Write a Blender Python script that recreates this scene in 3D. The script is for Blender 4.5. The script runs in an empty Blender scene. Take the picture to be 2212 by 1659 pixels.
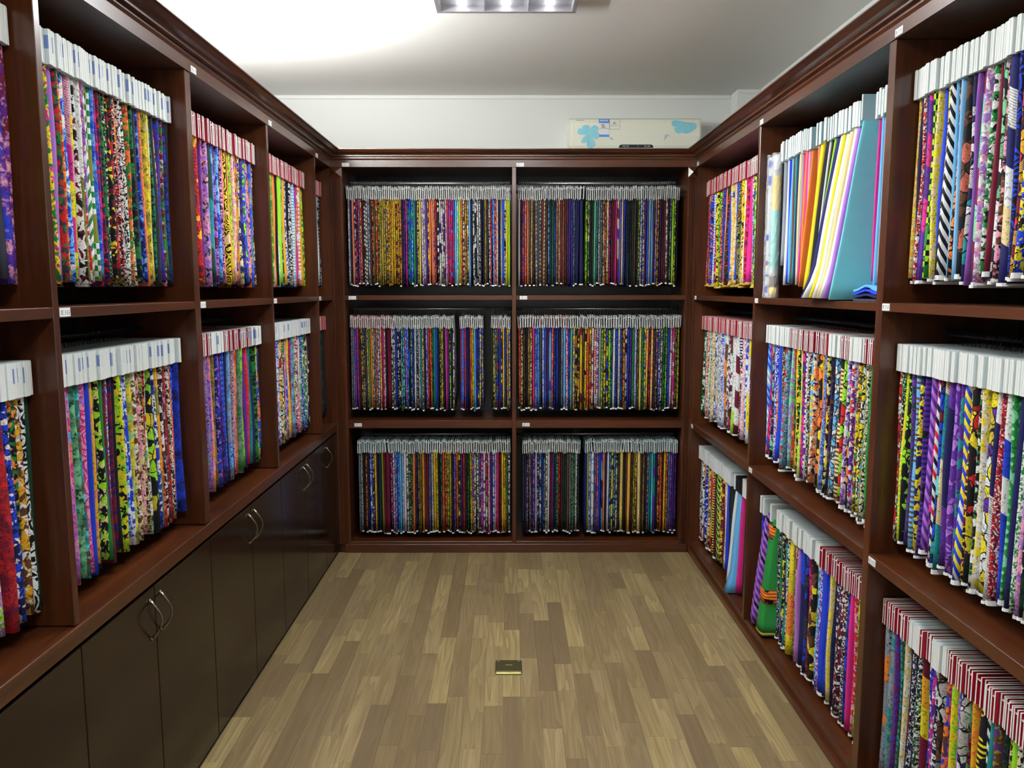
import bpy, math, random
from mathutils import Matrix, Vector
random.seed(7)
SC = bpy.context.scene
COL = SC.collection

# ------------------------------------------------------------------ camera
F_PX, PITCH, YAW, ROLL, CAM_H = 1722.88, 0.1194, 0.0037, -0.0007, 1.51
cam = bpy.data.cameras.new('camera')
cam.sensor_fit = 'HORIZONTAL'; cam.sensor_width = 36.0
cam.lens = F_PX / 2212 * 36.0
cam.clip_start = 0.02; cam.clip_end = 50
cam_o = bpy.data.objects.new('camera', cam); COL.objects.link(cam_o)
_r = Vector((math.cos(YAW), -math.sin(YAW), 0)); _f0 = Vector((math.sin(YAW), math.cos(YAW), 0)); _z = Vector((0, 0, 1))
_f = _f0 * math.cos(PITCH) - _z * math.sin(PITCH); _u = _f0 * math.sin(PITCH) + _z * math.cos(PITCH)
_r2 = _r * math.cos(ROLL) + _u * math.sin(ROLL); _u2 = _u * math.cos(ROLL) - _r * math.sin(ROLL)
cam_o.matrix_world = Matrix(((_r2.x, _u2.x, -_f.x, 0), (_r2.y, _u2.y, -_f.y, 0), (_r2.z, _u2.z, -_f.z, CAM_H), (0, 0, 0, 1)))
SC.camera = cam_o
# ------------------------------------------------------------------ world, exposure, lamp power
w = bpy.data.worlds.new('world'); SC.world = w; w.use_nodes = True
w.node_tree.nodes['Background'].inputs[0].default_value = (0.8, 0.85, 0.9, 1)
w.node_tree.nodes['Background'].inputs[1].default_value = 0.0
SC.view_settings.view_transform = 'Standard'; SC.view_settings.look = 'None'
SC.view_settings.gamma = 1.0; SC.view_settings.use_curve_mapping = False
SC.view_settings.exposure = 0.0
TROFFER_W, REAR_TROFFER_W, ADDED_UPLIGHT_W = 33.0, 35.0, 155.0
LAMP_COL = (0.96, 0.985, 1.0)
if hasattr(SC, 'cycles'):
    SC.cycles.max_bounces = 5; SC.cycles.diffuse_bounces = 3; SC.cycles.glossy_bounces = 3; SC.cycles.transmission_bounces = 2; SC.cycles.transparent_max_bounces = 6; SC.cycles.caustics_reflective = False; SC.cycles.caustics_refractive = False

# ------------------------------------------------------------------ main dimensions (metres)
L, R, D = -0.9743, 1.0257, 4.4419            # front planes of the three shelving units
WL, WR, WB, WF, CEIL = -1.385, 1.43, 4.84, -1.3, 2.632
DEPTH = 0.385
Z_TOP, Z_FAS, Z_CROWN = 2.164, 2.208, 2.252
SA0, SA1 = 1.446, 1.470                      # upper shelf board
SB0, SB1 = 0.724, 0.758                      # lower shelf board
ROWS = {'upper': (1.530, 2.004, 2.080), 'middle': (0.810, 1.284, 1.358), 'bottom': (0.102, 0.557, 0.630)}

# ------------------------------------------------------------------ materials
def srgb(r, g, b):
    f = lambda c: c / 12.92 if c <= 0.04045 else ((c + 0.055) / 1.055) ** 2.4
    return (f(r / 255), f(g / 255), f(b / 255), 1.0)

class G:
    """small helper round a node tree"""
    def __init__(s, name, rough=0.5, spec=0.5, coat=0.0, metal=0.0):
        s.m = bpy.data.materials.new(name); s.m.use_nodes = True
        s.t = s.m.node_tree; s.b = s.t.nodes['Principled BSDF']
        s.b.inputs['Roughness'].default_value = rough
        s.b.inputs['Specular IOR Level'].default_value = spec
        s.b.inputs['Coat Weight'].default_value = coat
        s.b.inputs['Coat Roughness'].default_value = 0.12
        s.b.inputs['Metallic'].default_value = metal
    def n(s, typ, **kw):
        nd = s.t.nodes.new(typ)
        for k, v in kw.items(): setattr(nd, k, v)
        return nd
    def put(s, sock, v):
        if isinstance(v, bpy.types.NodeSocket): s.t.links.new(v, sock)
        else: sock.default_value = v
    def math(s, op, a, b=0.0, c=0.0):
        nd = s.n('ShaderNodeMath', operation=op)
        s.put(nd.inputs[0], a); s.put(nd.inputs[1], b); s.put(nd.inputs[2], c)
        return nd.outputs[0]
    def vmath(s, op, a, b=(0, 0, 0)):
        nd = s.n('ShaderNodeVectorMath', operation=op)
        s.put(nd.inputs[0], a); s.put(nd.inputs[1], b)
        return nd.outputs[0]
    def scale(s, a, k):
        nd = s.n('ShaderNodeVectorMath', operation='SCALE'); s.put(nd.inputs[0], a); s.put(nd.inputs[3], k); return nd.outputs[0]
    def sep(s, v):
        nd = s.n('ShaderNodeSeparateXYZ'); s.put(nd.inputs[0], v); return nd.outputs
    def mix(s, fac, a, b):
        nd = s.n('ShaderNodeMix', data_type='RGBA'); s.put(nd.inputs[0], fac); s.put(nd.inputs[6], a); s.put(nd.inputs[7], b); return nd.outputs[2]
    def noise(s, vec, scale, detail=2.0, rough=0.5):
        nd = s.n('ShaderNodeTexNoise'); s.put(nd.inputs['Vector'], vec); s.put(nd.inputs['Scale'], scale); s.put(nd.inputs['Detail'], detail); s.put(nd.inputs['Roughness'], rough); return nd.outputs
    def voro(s, vec, scale, feature='F1', rnd=1.0):
        nd = s.n('ShaderNodeTexVoronoi', feature=feature); s.put(nd.inputs['Vector'], vec); s.put(nd.inputs['Scale'], scale); s.put(nd.inputs['Randomness'], rnd); return nd.outputs
    def step(s, a, t, soft=0.0):
        if soft == 0: return s.math('GREATER_THAN', a, t)
        nd = s.n('ShaderNodeMapRange', clamp=True); s.put(nd.inputs[0], a); nd.inputs[1].default_value = t - soft; nd.inputs[2].default_value = t + soft; return nd.outputs[0]
    def attr(s, name):
        nd = s.n('ShaderNodeAttribute'); nd.attribute_name = name; return nd.outputs
    def base(s, c): s.put(s.b.inputs['Base Color'], c); return s

MAT = {}
def plain(name, rgb, rough=0.5, **kw):
    g = G(name, rough, **kw); g.base(srgb(*rgb)); MAT[name] = g.m; return g.m

def wood(name, axis):
    g = G(name, 0.30, 0.5, coat=0.22)
    tc = g.n('ShaderNodeTexCoord').outputs['Object']
    mp = g.n('ShaderNodeMapping'); g.put(mp.inputs[0], tc)
    sc = [26.0, 26.0, 26.0]; sc['xyz'.index(axis)] = 1.6
    mp.inputs['Scale'].default_value = sc
    n1 = g.noise(mp.outputs[0], 1.0, 5.0, 0.6)[0]
    n2 = g.noise(mp.outputs[0], 5.0, 3.0, 0.6)[0]
    n3 = g.noise(tc, 2.2, 2.0)[0]
    c = g.mix(g.step(n1, 0.5, 0.22), srgb(49, 23, 10), srgb(92, 47, 20))
    c = g.mix(g.math('MULTIPLY', g.step(n2, 0.58, 0.12), 0.35), c, srgb(30, 12, 6))
    c = g.mix(g.math('MULTIPLY', g.step(n3, 0.5, 0.2), 0.35), c, srgb(58, 22, 10))
    g.base(c)
    bp = g.n('ShaderNodeBump'); bp.inputs['Strength'].default_value = 0.05; bp.inputs['Distance'].default_value = 0.002
    g.put(bp.inputs['Height'], n2); g.put(g.b.inputs['Normal'], bp.outputs[0])
    MAT[name] = g.m
for a in 'xyz': wood('mahogany_' + a, a)
def panel(name, rgb, rough, spec=0.5):
    g = G(name, rough, spec, coat=0.1)
    tc = g.n('ShaderNodeTexCoord').outputs['Object']
    n = g.noise(tc, 3.0, 4.0)[0]
    g.base(g.mix(g.math('MULTIPLY', n, 0.5), srgb(*rgb), srgb(*[int(c * 0.6) for c in rgb]))); MAT[name] = g.m
panel('back_board', (27, 23, 25), 0.26)
panel('door_veneer', (34, 20, 11), 0.17, 0.34)

def wall_mat(name, rgb):
    g = G(name, 0.85, 0.2)
    tc = g.n('ShaderNodeTexCoord').outputs['Object']
    n = g.noise(tc, 1.3, 4.0)[0]; n2 = g.noise(tc, 60.0, 3.0)[0]
    g.base(g.mix(g.math('MULTIPLY', n, 0.35), srgb(*rgb), srgb(*[int(c * 0.95) for c in rgb])))
    bp = g.n('ShaderNodeBump'); bp.inputs['Strength'].default_value = 0.06; bp.inputs['Distance'].default_value = 0.002
    g.put(bp.inputs['Height'], n2); g.put(g.b.inputs['Normal'], bp.outputs[0]); MAT[name] = g.m
wall_mat('wall_paint', (240, 242, 237)); wall_mat('ceiling_paint', (244, 243, 238))

def plank_mat():
    g = G('laminate', 0.42, 0.35)
    tc = g.n('ShaderNodeTexCoord').outputs['Object']
    oi = g.n('ShaderNodeObjectInfo')
    geo = g.n('ShaderNodeNewGeometry').outputs['Position']
    off = g.n('ShaderNodeCombineXYZ'); g.put(off.inputs[0], g.math('MULTIPLY', oi.outputs['Random'], 37.0)); g.put(off.inputs[1], g.math('MULTIPLY', oi.outputs['Random'], 91.0))
    p = g.vmath('ADD', geo, off.outputs[0])
    st = g.vmath('MULTIPLY', p, (34.0, 0.9, 1.0))
    fine = g.noise(st, 3.2, 4.0, 0.65)[0]
    ring_p = g.vmath('MULTIPLY', p, (11.0, 0.75, 1.0))
    nz = g.noise(ring_p, 0.9, 2.0)[0]
    ring = g.math('FRACT', g.math('MULTIPLY', nz, 11.0))
    rnd = oi.outputs['Random']
    r2 = g.n('ShaderNodeTexWhiteNoise', noise_dimensions='1D'); g.put(r2.inputs['W'], g.math('MULTIPLY', rnd, 517.0))
    light = g.mix(r2.outputs['Value'], srgb(168, 150, 102), srgb(156, 137, 99))
    dark = g.mix(r2.outputs['Value'], srgb(122, 105, 73), srgb(112, 96, 72))
    c = g.mix(g.step(rnd, 0.55, 0.45), dark, light)
    c = g.mix(g.math('MULTIPLY', g.step(ring, 0.6, 0.4), 0.50), c, srgb(100, 80, 54))
    c = g.mix(g.math('MULTIPLY', g.step(fine, 0.52, 0.15), 0.50), c, srgb(100, 80, 56))
    g.base(c); MAT['laminate'] = g.m
plank_mat()
plain('floor_slab', (120, 98, 66), 0.6)
plain('gap_black', (8, 8, 8), 0.8)
plain('chrome', (205, 208, 210), 0.34, metal=1.0)
plain('handle_nickel', (150, 145, 132), 0.3, metal=1.0)
plain('steel_wire', (168, 172, 176), 0.4)
plain('dark_wire', (60, 62, 66), 0.4, metal=1.0)
plain('brass', (196, 188, 120), 0.4, metal=0.6)
plain('brass_dark', (82, 76, 46), 0.4, metal=0.5)
plain('card_white', (206, 217, 218), 0.55, spec=0.3)
plain('card_edge', (218, 221, 218), 0.6, spec=0.3)
plain('card_aqua', (162, 202, 210), 0.5, spec=0.3)
plain('card_red', (168, 20, 44), 0.45, spec=0.4)
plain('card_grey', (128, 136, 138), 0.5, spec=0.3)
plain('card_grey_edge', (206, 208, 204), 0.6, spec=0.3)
plain('card_black', (16, 14, 16), 0.5)
plain('sticker_blue', (112, 136, 190), 0.5)
plain('selvedge_white', (226, 228, 226), 0.7)
plain('selvedge_gold', (196, 160, 60), 0.7)
plain('ink', (28, 28, 32), 0.6)
plain('ink_grey', (120, 124, 124), 0.6)
plain('label_white', (236, 238, 238), 0.5)
plain('ac_cream', (246, 246, 228), 0.25, spec=0.5)
plain('ac_flower', (140, 214, 232), 0.4)
plain('ac_vein', (205, 226, 220), 0.4)
plain('ac_leaf', (170, 200, 220), 0.4)
plain('ac_display', (52, 56, 62), 0.2)
plain('label_blue', (84, 146, 226), 0.4)
plain('label_green', (120, 190, 96), 0.4)
plain('label_darkgreen', (70, 96, 70), 0.4)
plain('label_red', (214, 66, 74), 0.4)
plain('lamp_frame', (150, 146, 150), 0.4, metal=0.4)
plain('lamp_reflector', (225, 230, 236), 0.25, metal=0.7)
plain('trim_white', (240, 241, 236), 0.7)
plain('towel_white', (226, 228, 230), 0.9)
plain('bottle_brown', (92, 52, 26), 0.4)
g = G('tube_glow', 0.5); g.base((1, 1, 1, 1)); g.b.inputs['Emission Color'].default_value = (*LAMP_COL, 1); g.b.inputs['Emission Strength'].default_value = 14.0; MAT['tube_glow'] = g.m
g = G('clear_film', 0.12, 0.6); g.base((0.9, 0.93, 0.95, 1)); g.b.inputs['Alpha'].default_value = 0.28
_tc = g.n('ShaderNodeTexCoord').outputs['Object']; _n = g.noise(_tc, 34.0, 3.0)[0]
_bp = g.n('ShaderNodeBump'); _bp.inputs['Strength'].default_value = 0.9; _bp.inputs['Distance'].default_value = 0.012
g.put(_bp.inputs['Height'], _n); g.put(g.b.inputs['Normal'], _bp.outputs[0]); MAT['clear_film'] = g.m

# fabric colours: one letter each -> (word, sRGB)
CC = {'k': ('black', (16, 16, 24)), 'w': ('white', (232, 234, 232)), 'r': ('red', (206, 36, 36)), 'm': ('maroon', (112, 20, 46)),
      'o': ('orange', (240, 134, 56)), 'y': ('yellow', (236, 216, 40)), 'l': ('lime', (158, 224, 40)), 'g': ('green', (36, 128, 56)),
      'G': ('evergreen', (26, 62, 44)), 't': ('teal', (28, 134, 134)), 'c': ('blue', (104, 180, 236)), 'b': ('cobalt', (34, 66, 205)),
      'n': ('navy', (26, 28, 86)), 'p': ('purple', (90, 40, 146)), 'v': ('lilac', (172, 116, 208)), 'i': ('magenta', (220, 44, 140)),
      'I': ('pink', (234, 156, 182)), 'e': ('grey', (140, 146, 158)), 'E': ('charcoal', (58, 60, 72)), 's': ('cream', (230, 208, 152)),
      'u': ('brown', (100, 62, 38)), 'U': ('umber', (52, 36, 30)), 'a': ('amber', (234, 170, 40)), 'h': ('olive', (138, 138, 52)),
      'd': ('coral', (232, 124, 98)), 'x': ('turquoise', (92, 216, 234)), 'q': ('turquoise', (136, 240, 252)), 'j': ('mint', (124, 206, 154))}
PW = {'F': 'floral', 'T': 'speckled', 'B': 'mottled', 'L': 'netted', 'X': 'patchwork', 'Z': 'chevron', 'H': 'striped', 'C': 'checked', 'D': 'dotted', 'W': 'swirled', 'V': 'banded', 'S': 'plain'}
def fabric(kind):
    g = G('fabric_' + PW[kind], 0.8, 0.25)
    A, B, C = g.attr('ca')[0], g.attr('cb')[0], g.attr('cc')[0]
    seed = g.attr('seed')[1]
    uvn = g.n('ShaderNodeUVMap'); uvn.uv_map = 'UVMap'
    uv = uvn.outputs[0]
    uv = g.scale(uv, 1.15 if kind in 'VZCHDS' else 1.5)
    P = g.vmath('ADD', uv, seed)
    dn = g.noise(P, 30.0, 1.0)[1]
    PD = g.vmath('ADD', P, g.scale(g.vmath('SUBTRACT', dn, (0.5, 0.5, 0.5)), 0.03))
    v = g.sep(P)[1]; u = g.sep(uv)[0]
    if kind in 'FT':
        k = 1.0 if kind == 'F' else 2.4
        n1 = g.noise(PD, 34.0 * k, 1.0)[0]; n2 = g.noise(g.vmath('ADD', PD, (3.1, 7.7, 1.0)), 48.0 * k, 1.0)[0]
        c = g.mix(g.step(n1, 0.52, 0.012), A, B); c = g.mix(g.step(n2, 0.58, 0.012), c, C)
        vd = g.voro(PD, 60.0 * k)[0]
        c = g.mix(g.math('MULTIPLY', g.math('LESS_THAN', vd, 0.22), 0.8), c, B)
    elif kind == 'B':
        n1 = g.noise(PD, 16.0, 3.0, 0.65)[0]; n2 = g.noise(g.vmath('ADD', PD, (3.1, 7.7, 1.0)), 30.0, 3.0, 0.7)[0]
        c = g.mix(g.step(n1, 0.5, 0.10), A, B); c = g.mix(g.step(n2, 0.58, 0.06), c, C)
    elif kind == 'L':
        cell = g.sep(g.voro(PD, 34.0)[1])[0]; edge = g.voro(PD, 34.0, 'DISTANCE_TO_EDGE')[0]
        c = g.mix(g.step(cell, 0.55), A, B); c = g.mix(g.math('LESS_THAN', edge, 0.09), c, C)
    elif kind == 'X':
        vo = g.voro(PD, 20.0); rr = g.sep(vo[1]); edge = g.voro(PD, 20.0, 'DISTANCE_TO_EDGE')[0]
        c = g.mix(g.step(rr[0], 0.4), A, B); c = g.mix(g.step(rr[1], 0.62), c, C)
        hat = g.math('LESS_THAN', g.math('FRACT', g.math('MULTIPLY', g.math('ADD', v, u), 150.0)), 0.35)
        c = g.mix(g.math('MULTIPLY', hat, g.step(rr[2], 0.6)), c, (0.006, 0.006, 0.010, 1))
        c = g.mix(g.math('LESS_THAN', edge, 0.05), c, (0.006, 0.006, 0.010, 1))
    elif kind == 'Z':
        t = g.math('ADD', g.math('MULTIPLY', v, 26.0), g.math('MULTIPLY', g.math('ABSOLUTE', u), 45.0))
        f = g.math('FRACT', t); blk = g.n('ShaderNodeTexWhiteNoise', noise_dimensions='1D'); g.put(blk.inputs['W'], g.math('FLOOR', t))
        c = g.mix(g.step(f, 0.5), A, B); c = g.mix(g.math('MULTIPLY', g.step(blk.outputs['Value'], 0.66), g.step(f, 0.5)), c, C)
    elif kind == 'H':
        f = g.math('FRACT', g.math('MULTIPLY', v, 62.0)); c = g.mix(g.step(f, 0.45), A, B)
        n2 = g.noise(P, 14.0, 1.0)[0]; c = g.mix(g.step(n2, 0.60), c, C)
    elif kind == 'C':
        ck = g.n('ShaderNodeTexChecker'); g.put(ck.inputs['Vector'], P); ck.inputs['Scale'].default_value = 62.0
        c = g.mix(ck.outputs['Fac'], A, B); n2 = g.noise(P, 12.0, 1.0)[0]; c = g.mix(g.step(n2, 0.60), c, C)
    elif kind == 'D':
        d = g.voro(P, 46.0, 'F1', 0.15)[0]; n2 = g.noise(P, 16.0, 1.0)[0]
        c = g.mix(g.math('LESS_THAN', d, 0.34), A, B); c = g.mix(g.math('MULTIPLY', g.step(n2, 0.6), g.math('GREATER_THAN', d, 0.34)), c, C)
    elif kind == 'W':
        d = g.voro(PD, 15.0)[0]; f = g.math('FRACT', g.math('MULTIPLY', d, 5.0))
        c = g.mix(g.step(f, 0.5), A, B); n2 = g.noise(PD, 18.0, 1.0)[0]; c = g.mix(g.step(n2, 0.6), c, C)
    elif kind == 'V':
        t = g.math('ADD', g.math('MULTIPLY', v, 10.5), g.math('MULTIPLY', u, 6.0))
        wn = g.n('ShaderNodeTexWhiteNoise', noise_dimensions='1D'); g.put(wn.inputs['W'], g.math('FLOOR', t)); rv = wn.outputs['Value']
        c = g.mix(g.step(rv, 0.4), A, B); c = g.mix(g.step(rv, 0.74), c, C)
        hat = g.math('LESS_THAN', g.math('FRACT', g.math('MULTIPLY', t, 14.0)), 0.3)
        c = g.mix(g.math('MULTIPLY', hat, g.math('MULTIPLY', g.step(g.math('FRACT', g.math('MULTIPLY', rv, 7.3)), 0.6), 0.7)), c, (0.01, 0.01, 0.015, 1))
    else:
        n1 = g.noise(P, 22.0, 3.0)[0]; c = g.mix(g.math('MULTIPLY', n1, 0.25), A, B)
    if kind not in 'SCZH':
        n3 = g.noise(PD, 110.0, 1.0, 0.6)[0]
        c = g.mix(g.math('MULTIPLY', g.step(n3, 0.60, 0.03), 0.55), c, (0.008, 0.008, 0.014, 1))
    g.base(c); MAT['fab_' + kind] = g.m
for k in PW: fabric(k)

# ------------------------------------------------------------------ mesh helpers
def tag(o, label=None, cat=None, group=None, kind=None):
    if label: o['label'] = label
    if cat: o['category'] = cat
    if group: o['group'] = group
    if kind: o['kind'] = kind
    return o
def link(name, me, parent=None, mats=()):
    for m in mats: me.materials.append(MAT[m])
    o = bpy.data.objects.new(name, me); COL.objects.link(o)
    if parent: o.parent = parent
    return o
def empty(name, loc=(0, 0, 0), rz=0.0):
    o = bpy.data.objects.new(name, None); COL.objects.link(o); o.location = loc; o.rotation_euler = (0, 0, rz)
    o.empty_display_size = 0.05
    return o
class MB:
    def __init__(s): s.v, s.f, s.mi, s.sm = [], [], [], []
    def face(s, idx, mi=0, smooth=False): s.f.append(tuple(idx)); s.mi.append(mi); s.sm.append(smooth)
    def box(s, x0, x1, y0, y1, z0, z1, mi=0, b=0.0):
        if b <= 0:
            n = len(s.v); s.v += [(x, y, z) for z in (z0, z1) for y in (y0, y1) for x in (x0, x1)]
            for q in ((0, 2, 3, 1), (4, 5, 7, 6), (0, 1, 5, 4), (2, 6, 7, 3), (0, 4, 6, 2), (1, 3, 7, 5)): s.face([n + i for i in q], mi)
            return s
        # chamfered box
        n = len(s.v); idx = {}
        for ix, (xa, xb) in enumerate(((x0, x0 + b), (x1, x1 - b))):
            for iy, (ya, yb) in enumerate(((y0, y0 + b), (y1, y1 - b))):
                for iz, (za, zb) in enumerate(((z0, z0 + b), (z1, z1 - b))):
                    for k, p in enumerate(((xa, yb, zb), (xb, ya, zb), (xb, yb, za))):
                        idx[ix, iy, iz, k] = len(s.v); s.v.append(p)
        I = idx
        for ix in (0, 1): s.face([I[ix, a, c, 0] for a, c in ((0, 0), (0, 1), (1, 1), (1, 0))][::(1 if ix == 0 else -1)], mi)
        for iy in (0, 1): s.face([I[a, iy, c, 1] for a, c in ((0, 0), (1, 0), (1, 1), (0, 1))][::(1 if iy == 0 else -1)], mi)
        for iz in (0, 1): s.face([I[a, c, iz, 2] for a, c in ((0, 0), (0, 1), (1, 1), (1, 0))][::(1 if iz == 0 else -1)], mi)
        for a in (0, 1):
            for c in (0, 1):
                s.face((I[a, c, 0, 0], I[a, c, 1, 0], I[a, c, 1, 1], I[a, c, 0, 1])[::(1 if a == c else -1)], mi)
                s.face((I[a, 0, c, 0], I[a, 0, c, 2], I[a, 1, c, 2], I[a, 1, c, 0])[::(1 if a == c else -1)], mi)
                s.face((I[0, a, c, 1], I[1, a, c, 1], I[1, a, c, 2], I[0, a, c, 2])[::(1 if a == c else -1)], mi)
        for a in (0, 1):
            for c in (0, 1):
                for e in (0, 1): s.face((I[a, c, e, 0], I[a, c, e, 1], I[a, c, e, 2])[::(1 if (a + c + e) % 2 == 0 else -1)], mi)
        return s
    def tube(s, pts, r, n=6, mi=0, rr=None, cap=True):
        base = len(s.v); pts = [Vector(p) for p in pts]
        for i, p in enumerate(pts):
            d = (pts[min(i + 1, len(pts) - 1)] - pts[max(i - 1, 0)]).normalized()
            a = d.orthogonal() if abs(d.z) < 0.99 and False else (Vector((0, 0, 1)).cross(d) if abs(d.z) < 0.9 else Vector((0, 1, 0)).cross(d))
            a.normalize(); b = d.cross(a); q = rr[i] if rr else r
            for k in range(n):
                t = 2 * math.pi * k / n; s.v.append(tuple(p + a * (q * math.cos(t)) + b * (q * math.sin(t))))
        for i in range(len(pts) - 1):
            for k in range(n):
                k2 = (k + 1) % n; s.face((base + i * n + k, base + i * n + k2, base + (i + 1) * n + k2, base + (i + 1) * n + k), mi, True)
        if cap:
            s.face([base + k for k in range(n)][::-1], mi); s.face([base + (len(pts) - 1) * n + k for k in range(n)], mi)
        return s
    def prism(s, prof, axis, a0, a1, mi=0, m0=0.0, m1=0.0):
        """profile points (p,z); axis 'x' or 'y' extrusion; m0/m1 mitre offset per unit of p"""
        n = len(prof); base = len(s.v)
        for a, m in ((a0, m0), (a1, m1)):
            for p, z in prof: s.v.append((a + m * p, p, z) if axis == 'x' else (p, a + m * p, z))
        for i in range(n):
            j = (i + 1) % n; s.face((base + i, base + j, base + n + j, base + n + i), mi)
        s.face([base + i for i in range(n)][::-1], mi); s.face([base + n + i for i in range(n)], mi)
        return s
    def poly(s, pts, mi=0): n = len(s.v); s.v += [tuple(p) for p in pts]; s.face(range(n, n + len(pts)), mi); return s
    def mesh(s, name, fixn=True):
        me = bpy.data.meshes.new(name); me.from_pydata(s.v, [], s.f)
        me.polygons.foreach_set('material_index', s.mi); me.polygons.foreach_set('use_smooth', s.sm)
        if fixn:
            import bmesh
            bm = bmesh.new(); bm.from_mesh(me); bmesh.ops.recalc_face_normals(bm, faces=bm.faces); bm.to_mesh(me); bm.free()
        me.update(); return me
    def obj(s, name, mats, parent=None): return link(name, s.mesh(name), parent, mats if isinstance(mats, (list, tuple)) else [mats])
def bx(name, mat, parent, x0, x1, y0, y1, z0, z1, b=0.0):
    return MB().box(min(x0, x1), max(x0, x1), min(y0, y1), max(y0, y1), z0, z1, 0, b).obj(name, mat, parent)
def text_mesh(txt, size):
    cu = bpy.data.curves.new('lettering', 'FONT'); cu.body = txt; cu.size = size; cu.align_x = 'CENTER'; cu.align_y = 'CENTER'; cu.extrude = 0.0
    o = bpy.data.objects.new('lettering', cu); COL.objects.link(o)
    me = bpy.data.meshes.new_from_object(o.evaluated_get(bpy.context.evaluated_depsgraph_get()))
    bpy.data.objects.remove(o); bpy.data.curves.remove(cu); me.name = 'lettering'; me.materials.clear()
    return me

# ------------------------------------------------------------------ room shell
def struct(name, mb, mat): return tag(mb.obj(name, mat), kind='structure')
struct('wall_back', MB().box(WL - .1, WR + .1, WB, WB + .1, 0, CEIL + .1), 'wall_paint')
struct('wall_left', MB().box(WL - .1, WL, WF, WB, 0, CEIL + .1), 'wall_paint')
struct('wall_right', MB().box(WR, WR + .1, WF, WB, 0, CEIL + .1), 'wall_paint')
struct('wall_front', MB().box(WL - .1, WR + .1, WF - .1, WF, 0, CEIL + .1), 'wall_paint')
struct('ceiling', MB().box(WL - .1, WR + .1, WF - .1, WB + .1, CEIL, CEIL + .1), 'ceiling_paint')
struct('trim_1', MB().box(WL, 1.30, WB - .012, WB, CEIL - .022, CEIL, b=.003), 'trim_white')
struct('wall_corner_pier', MB().box(1.302, WR, 4.70, WB - .0005, 0, CEIL), 'wall_paint')
struct('trim_2', MB().box(1.302, WR, 4.69, 4.70, CEIL - .022, CEIL, b=.003), 'trim_white')
floor = struct('floor', MB().box(WL - .1, WR + .1, WF - .1, WB + .1, -.06, -.005), 'floor_slab')
unit = MB().box(-.5, .5, -.5, .5, -.5, .5).mesh('plank'); unit.materials.append(MAT['laminate'])
PW_ = 0.0687; x = L - 0.012
rng = random.Random(3)
while x < R + 0.01:
    y = 0.72 - rng.random() * 0.4
    while y < D - 0.02:
        ln = rng.choice((0.24, 0.33, 0.42, 0.5, 0.62)) * rng.uniform(0.9, 1.15)
        y1 = min(y + ln, D + 0.01)
        if D + 0.01 - y1 < 0.12: y1 = D + 0.01
        o = bpy.data.objects.new('plank', unit); COL.objects.link(o); o.parent = floor
        o.location = (x + PW_ / 2, (y + y1) / 2, -0.0025); o.scale = (PW_ - 0.0006, y1 - y - 0.0006, 0.005)
        y = y1
    x += PW_

# ------------------------------------------------------------------ shelving units
def crown_prof(s):
    """profile of fascia + crown moulding, p measured out of the front plane (towards the room)"""
    return [(-.02, Z_TOP), (.004, Z_TOP), (.004, Z_TOP + .036), (.010, Z_TOP + .044), (.010, Z_TOP + .052), (.024, Z_TOP + .054), (.024, Z_TOP + .060), (.030, Z_TOP + .066),
            (.046, Z_TOP + .070), (.058, Z_TOP + .080), (.066, Z_TOP + .084), (.066, Z_CROWN), (-.02, Z_CROWN)]
def label_plate(parent, p, axis, small=True):
    """white tag pair on a shelf edge. p = near/left lower corner; axis 'x' faces the room along -Y, 'L' / 'R' on the side units"""
    def place(a0, a1, z0, z1, d0, d1):
        if axis == 'x': return (p[0] + a0, p[0] + a1, p[1] - d1, p[1] - d0, p[2] + z0, p[2] + z1)
        if axis == 'L': return (p[0] + d0, p[0] + d1, p[1] + a0, p[1] + a1, p[2] + z0, p[2] + z1)
        return (p[0] - d1, p[0] - d0, p[1] - a1, p[1] - a0, p[2] + z0, p[2] + z1)
    o = MB()
    spans = ((0, .013), (.015, .041)) if small else ((0, .040),)
    for a0, a1 in spans: o.box(*place(a0, a1, 0, .019, 0, .0015))
    ob = o.obj('shelf_label', 'label_white', parent); ob['label'] = 'small white shelf label with dark lettering'
    t = MB(); r = random.Random(hash((round(p[0], 2), round(p[1], 2), round(p[2], 2))) & 0xffff)
    cells = (.0035, .0075, .0185, .0265, .0335) if small else (.004, .012, .020, .028, .034)
    for a in cells:
        for z in (.005, .009, .013):
            wd = r.uniform(.002, .0045); off = r.uniform(0, .001)
            t.box(*place(a + off, a + off + wd, z - .0008, z + .0008, .0014, .0018))
        t.box(*place(a + .0018, a + .0026, .004, .0145, .0014, .0018))
    tag(t.obj('lettering', 'ink_grey', ob), kind='stuff')

def rail(parent, p0, p1, mat='chrome'):
    return MB().tube([p0, p1], .0075, 10).obj('hanging_rail', mat, parent)

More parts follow.
